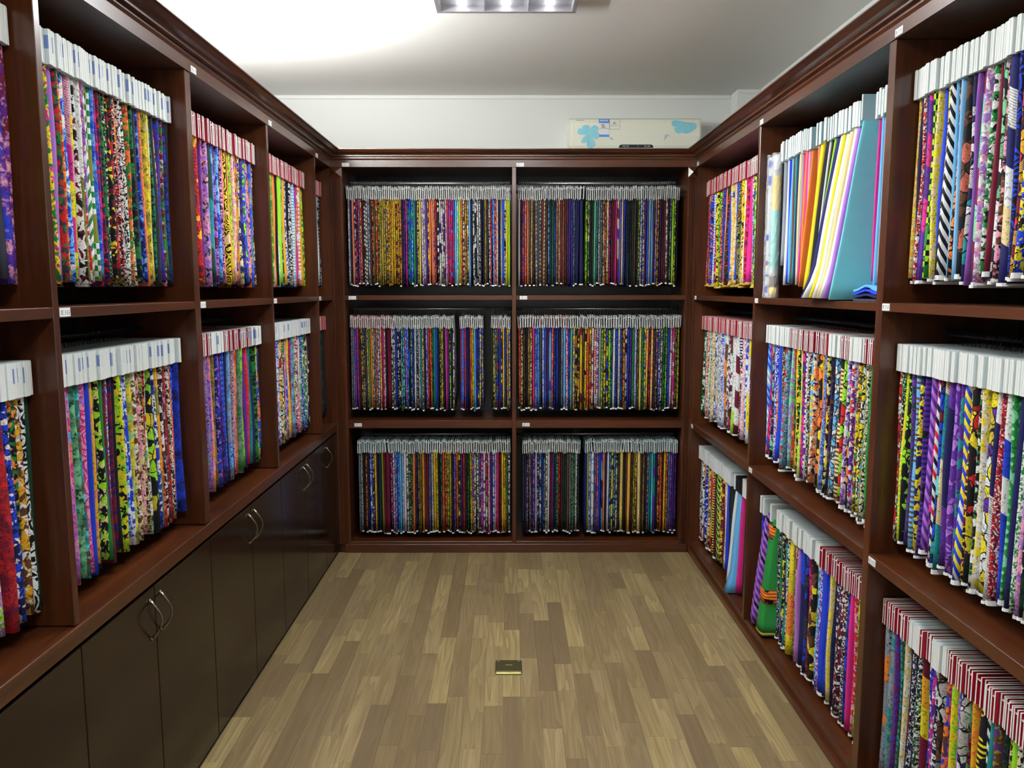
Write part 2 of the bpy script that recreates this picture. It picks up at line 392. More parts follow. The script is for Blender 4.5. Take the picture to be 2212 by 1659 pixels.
# ---- left unit: two rows of bays over cupboards
left = tag(empty('fitted_shelving', (L, 2.5, 0)), 'dark mahogany shelving with closed cupboards below two rows of hanging samples', 'shelving')
def P(o, parent):
    """keep world-space geometry when parenting to an empty that is not at the origin"""
    o.parent = parent; o.matrix_parent_inverse = Matrix.Translation(-parent.location); return o
class Unit:
    def __init__(s, root): s.root = root
    def box(s, name, mat, *a, b=0.0): o = bx(name, mat, None, *a, b=b); return P(o, s.root)
    def add(s, o): return P(o, s.root)
UL = Unit(left); xb = L - DEPTH
YL = [0.94, 1.716, 2.493, 3.305, 4.100]; TL = [.022, .022, .042, .022, .022]
for y, t in zip(YL, TL): UL.box('divider', 'mahogany_z', xb, L, y, y + t, SB1, Z_TOP, b=.0015)
bayL = []
ends = [YL[i] + TL[i] for i in range(5)]; starts = YL[1:] + [D]
for i in range(5):
    y0, y1 = ends[i], starts[i]; bayL.append((y0, y1))
    UL.box('shelf', 'mahogany_y', xb, L - .001, y0, y1, SA0, SA1, b=.001)
    UL.box('back_panel', 'back_board', xb - .012, xb, y0 - .01, y1 + .01, SB1, Z_TOP)
    for zr in (2.104, 1.388): UL.add(rail(None, (L - .175, y0, zr), (L - .175, y1, zr), 'dark_wire' if zr < 2 else 'chrome'))
UL.box('ledge', 'mahogany_y', xb, L + .004, .94, D - .001, .712, SB1 - .003, b=.002)
UL.box('top_panel', 'mahogany_y', xb - .012, L - .02, .94, D, Z_TOP, Z_TOP + .02)
UL.box('end_panel', 'mahogany_z', xb, L - .001, D, D + .02, .02, Z_TOP)
UL.box('carcass', 'mahogany_z', xb, L - .022, .94, D, .02, .712)
UL.box('plinth', 'gap_black', xb, L - .012, .94, D, 0, .02)
UL.add(MB().prism([(L + p, z) for p, z in crown_prof(1)], 'y', .94, D + L - .0004, 0, 0.0, -1.0).obj('crown_moulding', 'mahogany_y'))
dy = [.94, 1.338, 1.735, 2.110, 2.522, 2.935, 3.330, 3.730, 4.128, D - .003]
for i in range(len(dy) - 1):
    d = UL.box('door', 'door_veneer', L - .020, L, dy[i] + .0018, dy[i + 1] - .0018, .022, .700, b=.0015)
    inner = i % 2 == 0
    hy = dy[i + 1] - .032 if i % 2 == 0 else dy[i] + .032
    if i == len(dy) - 2: hy = dy[i] + .045
    pts, rr = [], []
    for k in range(13):
        t = k / 12; pts.append((L + .002 + .030 * math.sin(math.pi * t), hy, .562 + .108 * t)); rr.append(.0018 + .0030 * abs(2 * t - 1) ** 3)
    h = MB().tube(pts, .003, 8, rr=rr)
    for z in (.562, .670): h.tube([(L, hy, z), (L + .004, hy, z)], .0055, 10)
    ho = h.obj('handle', 'handle_nickel'); ho.parent = d; ho.matrix_parent_inverse = Matrix.Identity(4); ho['label'] = 'curved chrome bow handle'
for i, y in enumerate(ends[:5]):
    label_plate(None, (L + .004, y - .002 if i else y, Z_TOP + .003), 'L'); UL.add(bpy.data.objects[-1] if False else [o for o in COL.objects if o.name.startswith('shelf_label')][-1])
    if y < 4.2:
        label_plate(None, (L - .001, y + .002, SA0 + .003), 'L'); UL.add([o for o in COL.objects if o.name.startswith('shelf_label') and o.parent is None][-1])

# ---- right unit: three open rows
right = tag(empty('fitted_shelving', (R, 2.7, 0)), 'dark mahogany open shelving with three rows of hanging samples down to the floor', 'shelving')
UR = Unit(right); xb2 = R + DEPTH
YR = [1.053, 2.199, 3.343]; TR = [.037, .037, .024]
for y, t in zip(YR, TR): UR.box('divider', 'mahogany_z', R, xb2, y, y + t, .066, Z_TOP, b=.0015)
bayR = []
endsR = [YR[i] + TR[i] for i in range(3)]; startsR = YR[1:] + [D]
def add_label(U, p, axis, small=True):
    label_plate(None, p, axis, small); U.add([o for o in COL.objects if o.name.startswith('shelf_label') and o.parent is None][-1])
for i in range(3):
    y0, y1 = endsR[i], startsR[i]; bayR.append((y0, y1))
    UR.box('shelf', 'mahogany_y', R + .001, xb2, y0, y1, SA0, SA1, b=.001)
    UR.box('shelf', 'mahogany_y', R + .001, xb2, y0, y1, SB0, SB1, b=.0015)
    UR.box('back_panel', 'back_board', xb2, xb2 + .012, y0 - .01, y1 + .01, .066, Z_TOP)
    for zr in (2.104, 1.388, .656): UR.add(rail(None, (R + .175, y0, zr), (R + .175, y1, zr), 'dark_wire' if zr < 2 else 'chrome'))
    for z in (Z_TOP + .003, SA0 + .003, SB0 + .008): add_label(UR, (R - (.004 if z > 2 else -.001), y1 - (.009 if i == 2 else .002), z), 'R', small=(i != 1 or z > 2))
UR.box('base_board', 'mahogany_y', R + .014, xb2, 1.053, D - .001, .030, .066, b=.002)
UR.box('plinth', 'mahogany_y', R, R + .018, 1.053, D - .001, 0, .030, b=.002)
UR.box('top_panel', 'mahogany_y', R + .02, xb2 + .012, 1.053, D, Z_TOP, Z_TOP + .02)
UR.box('end_panel', 'mahogany_z', R + .001, xb2, D, D + .02, .0, Z_TOP)
UR.add(MB().prism([(R - p, z) for p, z in crown_prof(1)], 'y', 1.053, D - R - .0004, 0, 0.0, 1.0).obj('crown_moulding', 'mahogany_y'))

# ---- back unit
back = tag(empty('fitted_shelving', (0, D, 0)), 'dark mahogany shelving below the air conditioner with fluted corner posts', 'shelving')
UB = Unit(back); yb = D + DEPTH - .01
PX0, PX1, PX2, PX3 = -.974, -.907, .976, 1.0255
MX0, MX1 = .017, .040
bayB = [(PX1, MX0), (MX1, PX2)]
UB.box('divider', 'mahogany_z', MX0, MX1, D + .001, yb, .066, Z_TOP, b=.0015)
UB.box('side_panel', 'mahogany_z', PX0 + .001, PX1, D + .022, yb, .0, Z_TOP); UB.box('side_panel', 'mahogany_z', PX2, PX3, D + .022, yb, 0, Z_TOP)
for x0, x1 in bayB:
    UB.box('shelf', 'mahogany_x', x0, x1, D + .002, yb, SA0, SA1 + .002, b=.001)
    UB.box('shelf', 'mahogany_x', x0, x1, D + .002, yb, .726, .770, b=.0015)
    UB.box('back_panel', 'back_board', x0 - .008, x1 + .008, yb, yb + .012, .066, Z_TOP)
    for zr in (2.099, 1.393, .662): UB.add(rail(None, (x0, D + .17, zr), (x1, D + .17, zr), 'chrome'))
    add_label(UB, (x0 + (.002 if x0 < 0 else .001), D - .004, Z_TOP + .002), 'x', small=x0 > 0)
    add_label(UB, (x0 + .02, D + .002, SA0 + .003), 'x'); add_label(UB, (x0 + .035, D + .002, .736), 'x')
UB.box('base_board', 'mahogany_x', PX1, PX2, D + .004, yb, .034, .066, b=.002)
UB.box('plinth', 'mahogany_x', PX0 + .03, PX3 - .002, D, D + .02, 0, .050, b=.002)
UB.box('top_panel', 'mahogany_x', PX0, PX3, D + .02, yb + .012, Z_TOP, Z_TOP + .02)
UB.add(MB().prism([(D - p, z) for p, z in crown_prof(1)], 'x', L + D, R - D, 0, -1.0, 1.0).obj('crown_moulding', 'mahogany_x'))
for x0, x1 in ((PX0, PX1), (PX2, PX3)):
    wd = x1 - x0; nfl = 4; prof = [(x0, D + .021), (x0, D)]
    m = wd * .22; fw = (wd - 2 * m) / (2 * nfl - 1)
    for k in range(nfl):
        a = x0 + m + 2 * k * fw
        prof += [(a - fw * .4, D), (a, D + .006), (a + fw * .6, D + .006), (a + fw, D)]
    prof += [(x1, D), (x1, D + .021)]
    mb = MB(); n = len(prof)
    for z in (0.05, Z_TOP - .055): mb.v += [(p, q, z) for p, q in prof]
    for i in range(n): j = (i + 1) % n; mb.face((i, j, n + j, n + i))
    mb.face(range(n)); mb.face(range(n, 2 * n))
    post = UB.add(mb.obj('fluted_post', 'mahogany_z'))
    c = (x0 + x1) / 2; zc = Z_TOP - .028; hw = wd * .48; hz = .026
    pb = MB(); pb.box(x0, x1, D, D + .021, Z_TOP - .055, Z_TOP)
    k = len(pb.v); pb.v += [(c - hw, D - .001, zc - hz), (c + hw, D - .001, zc - hz), (c + hw, D - .001, zc + hz), (c - hw, D - .001, zc + hz), (c, D - .018, zc)]
    for a, b_ in ((0, 1), (1, 2), (2, 3), (3, 0)): pb.face((k + a, k + b_, k + 4))
    UB.add(pb.obj('pyramid_block', 'mahogany_x'))

# ------------------------------------------------------------------ fabric samples
def parse(seq):
    out = []
    for tok in seq.split():
        if tok.startswith('|'): out.append(('|', None, float(tok[1:] or 2))); continue
        cols, rest = tok.split('.', 1)
        wt = float(rest[1:]) if len(rest) > 1 else 1.0
        out.append((cols, rest[0], wt))
    return out
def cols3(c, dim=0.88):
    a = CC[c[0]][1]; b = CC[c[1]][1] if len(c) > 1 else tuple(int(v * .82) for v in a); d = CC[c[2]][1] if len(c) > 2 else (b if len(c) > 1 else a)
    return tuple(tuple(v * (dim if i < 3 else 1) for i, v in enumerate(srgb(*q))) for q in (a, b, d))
def cloth_geo(rg, wd, h, depth, lean_t=0.0, lean_d=0.0, nz=9, wav=1.0, curl=0.0, z0=0.0, flare=0.0):
    """folded cloth: rounded nose at local y=0, thickness along x, returns verts/faces/uvs (no bottom)"""
    prof = [(-.5, depth), (-.5, .010), (-.40, .0030), (-.16, .0), (.16, .0), (.40, .0030), (.5, .010), (.5, depth)]
    ph, am, ph2 = rg.uniform(0, 6.28), rg.uniform(.01, .045) * wd * wav, rg.uniform(0, 6.28)
    fr = rg.uniform(3, 9); V, UVs, Fs = [], [], []
    n = len(prof); us = [-depth, -.010 - wd * .3, -wd * .45, -wd * .16, wd * .16, wd * .45, .010 + wd * .3, depth]
    for k in range(nz):
        t = k / (nz - 1); z = z0 + h * t; q = 1 - t
        ww = wd * (0.92 + 0.07 * math.sin(ph2 + t * fr * 1.3) + .04 * q) * (1 + flare * q)
        ot = am * math.sin(ph + t * fr) + lean_t * q; od = .0025 * wav * math.sin(ph2 + t * fr * .8) - lean_d * q
        for (a, b), u in zip(prof, us):
            yy = b if b > .05 else b + od
            if curl and k < 3: yy -= curl * (0.0, .35, 1.0)[2 - k] if b < .05 else 0
            V.append((a * ww + ot, yy, z)); UVs.append((u, h * t))
    for k in range(nz - 1):
        for i in range(n - 1): Fs.append((k * n + i, k * n + i + 1, (k + 1) * n + i + 1, (k + 1) * n + i))
    Fs.append(tuple(range(n))[::-1])
    return V, Fs, UVs
def set_attrs(me, uvs, ca, cb, cc, seeds):
    """uvs per vertex; colours/seeds: one per face (lists) """
    uvl = me.uv_layers.new(name='UVMap'); buf = [0.0] * (len(me.loops) * 2)
    for li, lp in enumerate(me.loops): buf[2 * li], buf[2 * li + 1] = uvs[lp.vertex_index]
    uvl.data.foreach_set('uv', buf)
    for nm, dat in (('ca', ca), ('cb', cb), ('cc', cc)):
        at = me.attributes.new(nm, 'FLOAT_COLOR', 'FACE'); at.data.foreach_set('color', [c for f in dat for c in f])
    at = me.attributes.new('seed', 'FLOAT_VECTOR', 'FACE'); at.data.foreach_set('vector', [c for f in seeds for c in f])
def cloth_mesh(rg, cols, pat, *a, **k):
    V, Fs, U = cloth_geo(rg, *a, **k)
    me = bpy.data.meshes.new('cloth'); me.from_pydata(V, [], Fs); me.polygons.foreach_set('use_smooth', [True] * (len(Fs) - 1) + [False])
    A, B, C = cols3(cols); n = len(Fs); s = (rg.uniform(0, 40), rg.uniform(0, 40), rg.uniform(0, 9))
    set_attrs(me, U, [A] * n, [B] * n, [C] * n, [s] * n); me.materials.append(MAT['fab_' + pat]); me.update(); return me
def card_geo(mb, wd, h, depth, style, rg, z0=0.0, x0=0.0, y0=0.0, mf=0, me_=1, th_=.0046, tilt=.06):
    """header card. style 'box' closed white sleeve, 'open' two leaves with a bridge"""
    hw = wd / 2
    if style == 'box':
        prof = [(-hw, .001), (-hw + .001, 0), (-.0012, 0), (0, .0022), (.0012, 0), (hw - .001, 0), (hw, .001), (hw, depth), (-hw, depth)]
        n = len(prof); b = len(mb.v)
        for z, sx in ((0, 1.0), (h - .003, 1.0), (h, .72)): mb.v += [(x0 + p * sx, y0 + q, z0 + z) for p, q in prof]
        for r_ in range(2):
            for i in range(n): j = (i + 1) % n; mb.face((b + r_ * n + i, b + r_ * n + j, b + (r_ + 1) * n + j, b + (r_ + 1) * n + i), me_ if i < 6 else mf)
        mb.face([b + i for i in range(n)][::-1], mf); mb.face([b + 2 * n + i for i in range(n)], mf)
    else:
        th = min(th_, wd * .30); ti = rg.uniform(-1, 1) * wd * tilt; ti2 = (ti if tilt > .2 else 0) + rg.uniform(-1, 1) * wd * min(tilt, .06)
        for sgn, tl in ((-1, ti), (1, ti2)):
            a, c = sorted((sgn * hw, sgn * (hw - th))); b = len(mb.v)
            for z, o in ((0, 0.0), (h, tl)): mb.v += [(x0 + a + o, y0, z0 + z), (x0 + c + o, y0, z0 + z), (x0 + c + o, y0 + depth, z0 + z), (x0 + a + o, y0 + depth, z0 + z)]
            for q, m in (((0, 1, 5, 4), me_), ((1, 2, 6, 5), mf), ((2, 3, 7, 6), mf), ((3, 0, 4, 7), mf), ((4, 5, 6, 7), me_), ((3, 2, 1, 0), mf)): mb.face([b + i for i in q], m)
        zb = h * rg.uniform(.80, .9); b = len(mb.v)
        mb.v += [(x0 + s_ * (hw - th), y0 + yy, z0 + zz) for zz in (zb - .004, zb) for yy in (.001, depth) for s_ in (-1, 1)]
        for q, m in (((0, 1, 5, 4), me_), ((4, 5, 7, 6), mf), ((0, 2, 3, 1), mf)): mb.face([b + i for i in q], m)
def hook_geo(mb, z0, z1, y, x0=0.0, y0=0.0, mi=0):
    """wire hook from card top z0 over a rail whose centre is at z1, depth y"""
    r = .0105; pts = [(x0, y0 + y + .004, z0 - .004), (x0, y0 + y + r, z1 - .004)] + [(x0, y0 + y + r * math.cos(a), z1 + r * math.sin(a)) for a in (.5, 1.2, 1.9, 2.7, 3.5)]
    mb.tube(pts, .0011, 4, mi)
ORD = lambda n: f"{n}{'th' if 10 <= n % 100 <= 20 else {1: 'st', 2: 'nd', 3: 'rd'}.get(n % 10, 'th')}"
CARD_D, CLOTH_D = 0.235, 0.24
RAILZ = {'upper': 2.104, 'middle': 1.388, 'bottom': .656}
def card_set(style, wd, h, zc, rg, row='upper'):
    mb = MB(); card_geo(mb, wd, h, CARD_D, 'box' if style in 'wa' else 'open', rg, th_=.0046 if row == 'bottom' else wd * .30)
    mats = {'w': ['card_white', 'card_edge'], 'a': ['card_aqua', 'card_edge'], 'r': ['card_red', 'card_edge'], 'p': ['card_white', 'card_edge']}[style]
    return mb.mesh('header_card', fixn=(style in 'wa')), mats
HOOKS = {}
def hook_mesh(row):
    if row not in HOOKS:
        zb, zc, zt = ROWS[row]; mb = MB(); hook_geo(mb, zt - zb, RAILZ[row] - zb, .13)
        me = mb.mesh('hook'); me.materials.append(MAT['dark_wire']); HOOKS[row] = me
    return HOOKS[row]
def fill_bay(side, row, y0, y1, seq, cards, name, word, cat, group, where, rev_num, selv=0.0, sticker=0.0, setback=.046, wav=1.0, texts=(), lean=0.0, hidden=0.0):
    """hang the samples of one bay from y0 to y1 in the order of seq; cards: string of styles, stretched over the row"""
    rg = random.Random(name + row + where); items = parse(seq)
    if hidden > 0:      # the stretch that the near divider covers: same pitch, first cloths again
        pt = (y1 - y0 - hidden) / sum(i[2] for i in items); items = [items[j % 5][:2] + (1.0,) for j in range(int(hidden / pt))][::-1] + items
    tot = sum(i[2] for i in items)
    gap = (y1 - y0 - .016) / tot; y = y0 + .008; zb, zc, zt = ROWS[row]; n_it = sum(1 for i in items if i[0] != '|')
    k = 0
    for cols, pat, wt in items:
        wd = gap * wt; ym = y + wd / 2; y += wd
        if cols == '|': continue
        k += 1
        num = n_it + 1 - k if rev_num else k
        st = cards[min(len(cards) - 1, int((k - 1) / n_it * len(cards)))]
        sgn = -1 if side == 'L' else 1
        X = (L if side == 'L' else R) + sgn * (setback + rg.uniform(-.005, .006))
        dz = rg.uniform(-.006, .006)
        root = empty(name, (X, ym, zb + dz), (math.pi / 2 if side == 'L' else -math.pi / 2) + rg.uniform(-.006, .006))
        cw = min(gap * (.90 if st in 'wa' else .82) if wt < 1.6 else gap * 1.15, .030)
        me, mats = card_set(st, cw, zt - zc, 0, rg, row)
        co = link('header_card', me, root, mats); co.location = (0, 0, zc - zb - dz)
        lw = min(wd * .815, .042)
        h = zc - zb + .012
        cl = link('cloth', cloth_mesh(rg, cols, pat, lw, h, CLOTH_D, rg.uniform(-.03, .03) * wd, rg.uniform(-.004, .006) + lean, wav=wav), root); cl.location = (0, .012, rg.uniform(-.012, .008))
        ho = link('hook', hook_mesh(row), root); ho.location = (0, .045 - abs(X - (L if side == 'L' else R)), -dz)
        if rg.random() < selv:
            V, Fs, U = cloth_geo(random.Random(k), lw * 1.02, .0075 if rg.random() < .6 else .012, CLOTH_D * .99, nz=2, wav=.2)
            sm = bpy.data.meshes.new('selvedge'); sm.from_pydata(V, [], Fs); sm.materials.append(MAT['selvedge_white' if selv < .95 else 'selvedge_gold'])
            so = link('selvedge', sm, root); so.location = (cl.data.vertices[3].co.x + lw * .15, .0085 + cl.data.vertices[3].co.y, cl.location.z - .006)
            for tk, txt in texts:
                if tk == k:
                    tm = text_mesh(txt, .0085); to = link('lettering', tm, so, ['ink']); to.rotation_euler = (math.pi / 2, 0, 0); to.location = (0, -.0035, .004)
        if rg.random() < sticker and st in 'wr':
            sg = 1 if side == 'R' else -1
            s_h = rg.uniform(.026, .036); sm = MB().box(sg * cw / 2 - .0004, sg * cw / 2 + .0006, .0005, rg.uniform(.003, .014), .062 - s_h, .062).mesh('sticker'); sm.materials.append(MAT['sticker_blue'])
            fx = link('sticker', sm, co)
            if rg.random() < .25: sm2 = MB().box(-cw * .42, -cw * .42 + rg.uniform(.0015, cw * .3), -.0008, .0004, .062 - s_h, .062).mesh('sticker'); sm2.materials.append(MAT['sticker_blue']); link('sticker', sm2, co)
        cn = list(dict.fromkeys(CC[c][0] for c in cols))[:2]
        tag(root, f"{' and '.join(cn)} {PW[pat]} {word}, {ORD(num)} in {row} row, {where}", cat, group)
    return n_it

BW = ['', 'first', 'second', 'third', 'fourth', 'fifth']
S_LEFT = {
 ('upper', 0): ("biw.F ykr.F ukg.F rmk.F ghk.F lkw.W E.S ypm.F rmk.F kgl.W2 E.S pbI.B pmI.B", 'w'),
 ('upper', 1): ("ygi.F v.S1.4 Erg.F roy.F bcw.W1.8 iyI.V yIw.V wkm.F hw.V rpw.F pvw.B wgh.Z1.7 gwh.C bcb.B pir.F nmr.F Egk.F kgw.T kmy.F Grk.F krw.T oau.B kwI.T lgy.B1.4 kw.T gor.F ksw.T kgn.F hly.F E.S nbc.F od.B hyk.B1.4 ysa.F npv.B kgt.T E.S sau.F pbE.F Gkw.W mgI.F Gg.B nbE.F Ek.S", 'w'),
 ('upper', 2): ("kew.T mra.W2 mp.B pvI.B vIG.F Ieb.B GtE.V2 bc.B mvp.F bc.F uks.W kIv.T dI.S kys.W um.T oad.B hl.F sI.F poI.F ma.B uab.B nsg.F npb.F bgl.F2 vIp.B onI.F eb.B vg.F nsk.F", 'rrrrrrr'),
 ('upper', 3): ("hgl.B wnh.D o.S k.S wjl.B l.S2 ck.F a.S wnb.T lg.S k.S2 wk.T ad.F wc.H yh.S cb.T im.S dw.D a.S2 lgm.F tr.F", 'r'),
 ('upper', 4): ("Isw.F shw.D2 wk.D2 wE.S ek.D ke.F", 'r'),
 ('middle', 0): ("lpy.F vlw.F pnr.F lvg.F nbw.F rm.B kgy.F vlw.F cgk.F rm.B1.4 nbw.F kgo.F auw.F kw.W Gk.S", 'w'),
 ('middle', 1): ("Ivi.B dci.F Gj.B tux.B iIv.W1.5 b.S aod.D npl.F kls.F g.S1.4 ump.B vwk.T nm.F kn.S1.3 ylk.F aor.F bwc.F wb.F hyj.B2 uws.F Isu.F ksh.T ork.F wjm.F ylk.X2 bwn.F ahl.V rdk.F kwE.F umI.B mr.B kws.T rd.B bnc.F2 nb.B vwn.T", 'w'),
 ('middle', 2): ("pev.B evp.T db.B oI.B uh.B nbv.F vpi.F np.F bcn.D n.W ceb.B pb.F Ieu.T roa.B2 eg.B gl.B2 pm.S ir.B gt.F nE.S2 kg.F lsk.F ob.F kG.T", 'rrrwwrrrrww'),
 ('middle', 3): ("wbs.F bw.T rsa.X Gw.F gms.F Ivm.B bvw.B asy.F nrm.B lgw.B cpv.B vpw.B gl.B mwI.T Irw.T wv.S jgw.B bnw.T esg.F tgw.F skn.F uas.F nw.D", 'w'),
 ('middle', 4): ("Isr.F im.B pb.H2 Gk.F kG.S", 'r'),
}
for (row, i), (seq, cards) in S_LEFT.items():
    y0, y1 = bayL[i]
    if i == 0: y0 = 1.40
    if i == 4: y0 = 4.285
    fill_bay('L', row, y0, y1, seq, cards, 'batik_sample', 'batik sample', 'fabric sample', f'batik samples in the {row} row, {BW[5 - i]} bay from the corner',
             f'{BW[5 - i]} bay from corner, over cupboards', True, selv=.0, sticker=.6 if 'w' in cards else .0, hidden=y0 * .060 if 0 < i < 4 else 0)
S_RIGHT = {
 ('upper', 2): ("lgu.F cby.X1.3 kwI.T i.S1.6 imr.F yw.F1.2 ayk.F ehp.F hku.W b.S1.5 as.L1.7 syb.D bp.S1.5 Gkr.F ow.S1.6 bnu.T krs.T kwg.F lgk.F1.5 ky.F imw.F1.4 cw.H1.6 bnd.F ays.F umk.T rkI.T", 'r', .96),
 ('upper', 0): ("yp.X kt.L aor.F nw.T wk.F bkm.X ln.H1.3 kw.D uh.X2 ukh.L2 lgc.F pbw.D1.8 wks.T xbk.X1.6 byk.F ram.X bkn.W nsw.V2 uIk.F kwj.X1.3 mk.S gwk.F vwI.F mj.V1.7 pI.S tnw.X duk.X1.6 cwn.S ok.L cE.S wk.Z1.8 kys.X bk.S1.3 ys.F lkg.C1.2 pi.V1.6 np.S rwk.T kp.S ays.L", 'w', .8),
 ('middle', 2): ("wvn.H yw.V wb.F wys.F wI.T wku.L wnr.H2 wm.V lw.V wjI.F imw.X1.5 wkm.Z wmg.F wou.V wcv.T cw.F wbs.T whc.T1.5 vwy.F wcb.F wn.F wah.T wy.L wke.T wj.T wr.T wgk.T wG.T wkg.L", 'r', .3),
 ('middle', 1): ("gw.D ksw.T teh.L ywk.L myg.F vne.L pwr.F lko.X wvn.F ckw.L rl.X usk.H2 wcE.L1.6 nku.F sm.X kyw.F rm.F bce.T akr.V yko.X2 own.F yc.F hkE.T kwu.T wp.D pi.X2 ls.F kyg.F oa.L1.5 kg.X oru.L vj.F tn.W etk.T rct.F1.4 uks.T tb.B bk.S1.5 aor.F wb.T vsp.X1.5 kjp.F mib.Z2 cwb.Z", 'rrwrwrrrrwww', .7),
 ('middle', 0): ("bo.X wk.L pb.X yg.F tk.S ukr.X ayk.L gl.W2 ypn.V wsl.H sGw.L kGw.X vI.F gw.T n.C1.4 gj.D bw.V mrw.T nw.V pwy.X2.4 wys.L kwg.F ryk.X1.3 mky.L byw.Z1.7 tp.F vp.L1.5 pn.V1.6 st.V mxb.X wkr.Z ikp.L1.8 pv.Z1.6 npk.H yn.F uc.H1.5 Gp.W1.4 lk.L1.3 ly.H kgw.T rmw.F", 'w', .85),
 ('bottom', 0): ("ok.X wt.D oe.X bg.F iku.F mr.F xc.D1.3 swk.F lg.S hks.F kG.L uph.F tG.S wk.Z yk.H1.8 oa.L gmk.F pw.X evb.F ly.L imk.F oub.F ewu.X nwk.F ipw.F bnw.F mya.V kwg.T nk.F kwn.T mk.V ws.L Gt.D1.9 mpb.T te.B1.4 eEo.D1.3", 'rrrrrrrwrwrr', .0),
 ('bottom', 1): ("lgk.F rI.F im.S bnE.F kwm.T mkw.F2 nwk.F kn.T ys.F b.B bn.S2 bwi.T ctw.F1.4 kuy.X1.8 im.F nbE.X kn.F bn.V1.8 vI.S su.L uh.L1.3 oy.V1.7 wkg.T tk.V1.3 kpy.F gtp.V knw.T", 'rrrrrwwwww', .6),
 ('bottom', 2): ("kG.T kE.S bn.S w.T rm.V1.8 kym.F ny.F ln.Z km.T yk.H1.4 wk.D rah.V1.8 ks.T bnw.F sl.T ru.S kw.L wk.T1.3", 'w', .3),
}
for (row, i), (seq, cards, selv) in S_RIGHT.items():
    y0, y1 = bayR[i]
    if i == 0: y0 = 1.42
    hid = y0 * .056 if i else 0
    if row == 'bottom' and i == 1: y1 = 3.118
    if row == 'bottom' and i == 2: y0, hid = 3.765, 0
    txt = ()
    if (row, i) == ('upper', 0): txt = ((37, 'PER'), (35, 'WAX'), (33, 'R A'), (31, 'UPER'), (19, 'UPER'), (10, 'SUPER'))
    if (row, i) == ('middle', 0): txt = ((20, 'UER'), (22, '12-1'))
    if (row, i) == ('middle', 1): txt = ((20, 'RA'), (8, 'TERA'))
    fill_bay('R', row, y0, y1, seq, cards, 'printed_fabric_sample', 'printed sample', 'fabric sample', f'printed samples in the {row} row, {BW[3 - i]} bay from the corner',
             f'{BW[3 - i]} bay from corner, open shelving', True, selv=selv, texts=txt, wav=1.15, hidden=hid)

# ---- plain cloths of the upper middle bay of the right unit
def plain_sample(ym, col, wd, lab, row='upper', zb=None, lean_t=0.0, lean_d=0.0, curl=0.0, card='a', rz=0.0, setback=.05, pat='S', depth=CLOTH_D, name='plain_fabric_sample', cards_y=0.0, cw=.020, grp='plain samples in the upper row, second bay from the corner', nz=11, cz=0.0, extra=0.0, cat='fabric sample', flare=0.0):
    zb0, zc, zt = ROWS[row]; zb = zb0 if zb is None else zb; rg = random.Random(lab)
    root = empty(name, (R + setback, ym, zb), -math.pi / 2 + rz)
    mb = MB(); card_geo(mb, cw, zt - zc + extra, CARD_D, 'box', rg)
    mats = {'a': ['card_aqua', 'card_edge'], 'w': ['card_white', 'card_edge'], 'k': ['card_black', 'card_black']}[card]
    co = link('header_card', mb.mesh('header_card'), root, mats); co.location = (0, cards_y, zc - zb + cz)
    cl = link('cloth', cloth_mesh(rg, col, pat, wd, zc - zb + .012 + cz, depth, lean_t, lean_d, nz=nz, wav=.7, curl=curl, flare=flare), root); cl.location = (0, .010, 0)
    mb = MB(); hook_geo(mb, zt - zb + cz, RAILZ[row] - zb, .175 - setback); ho = mb.obj('hook', 'dark_wire', root)
    return tag(root, lab, cat, grp)
y0, y1 = bayR[1]
A1, A2 = y0 + .006, y1 - .006
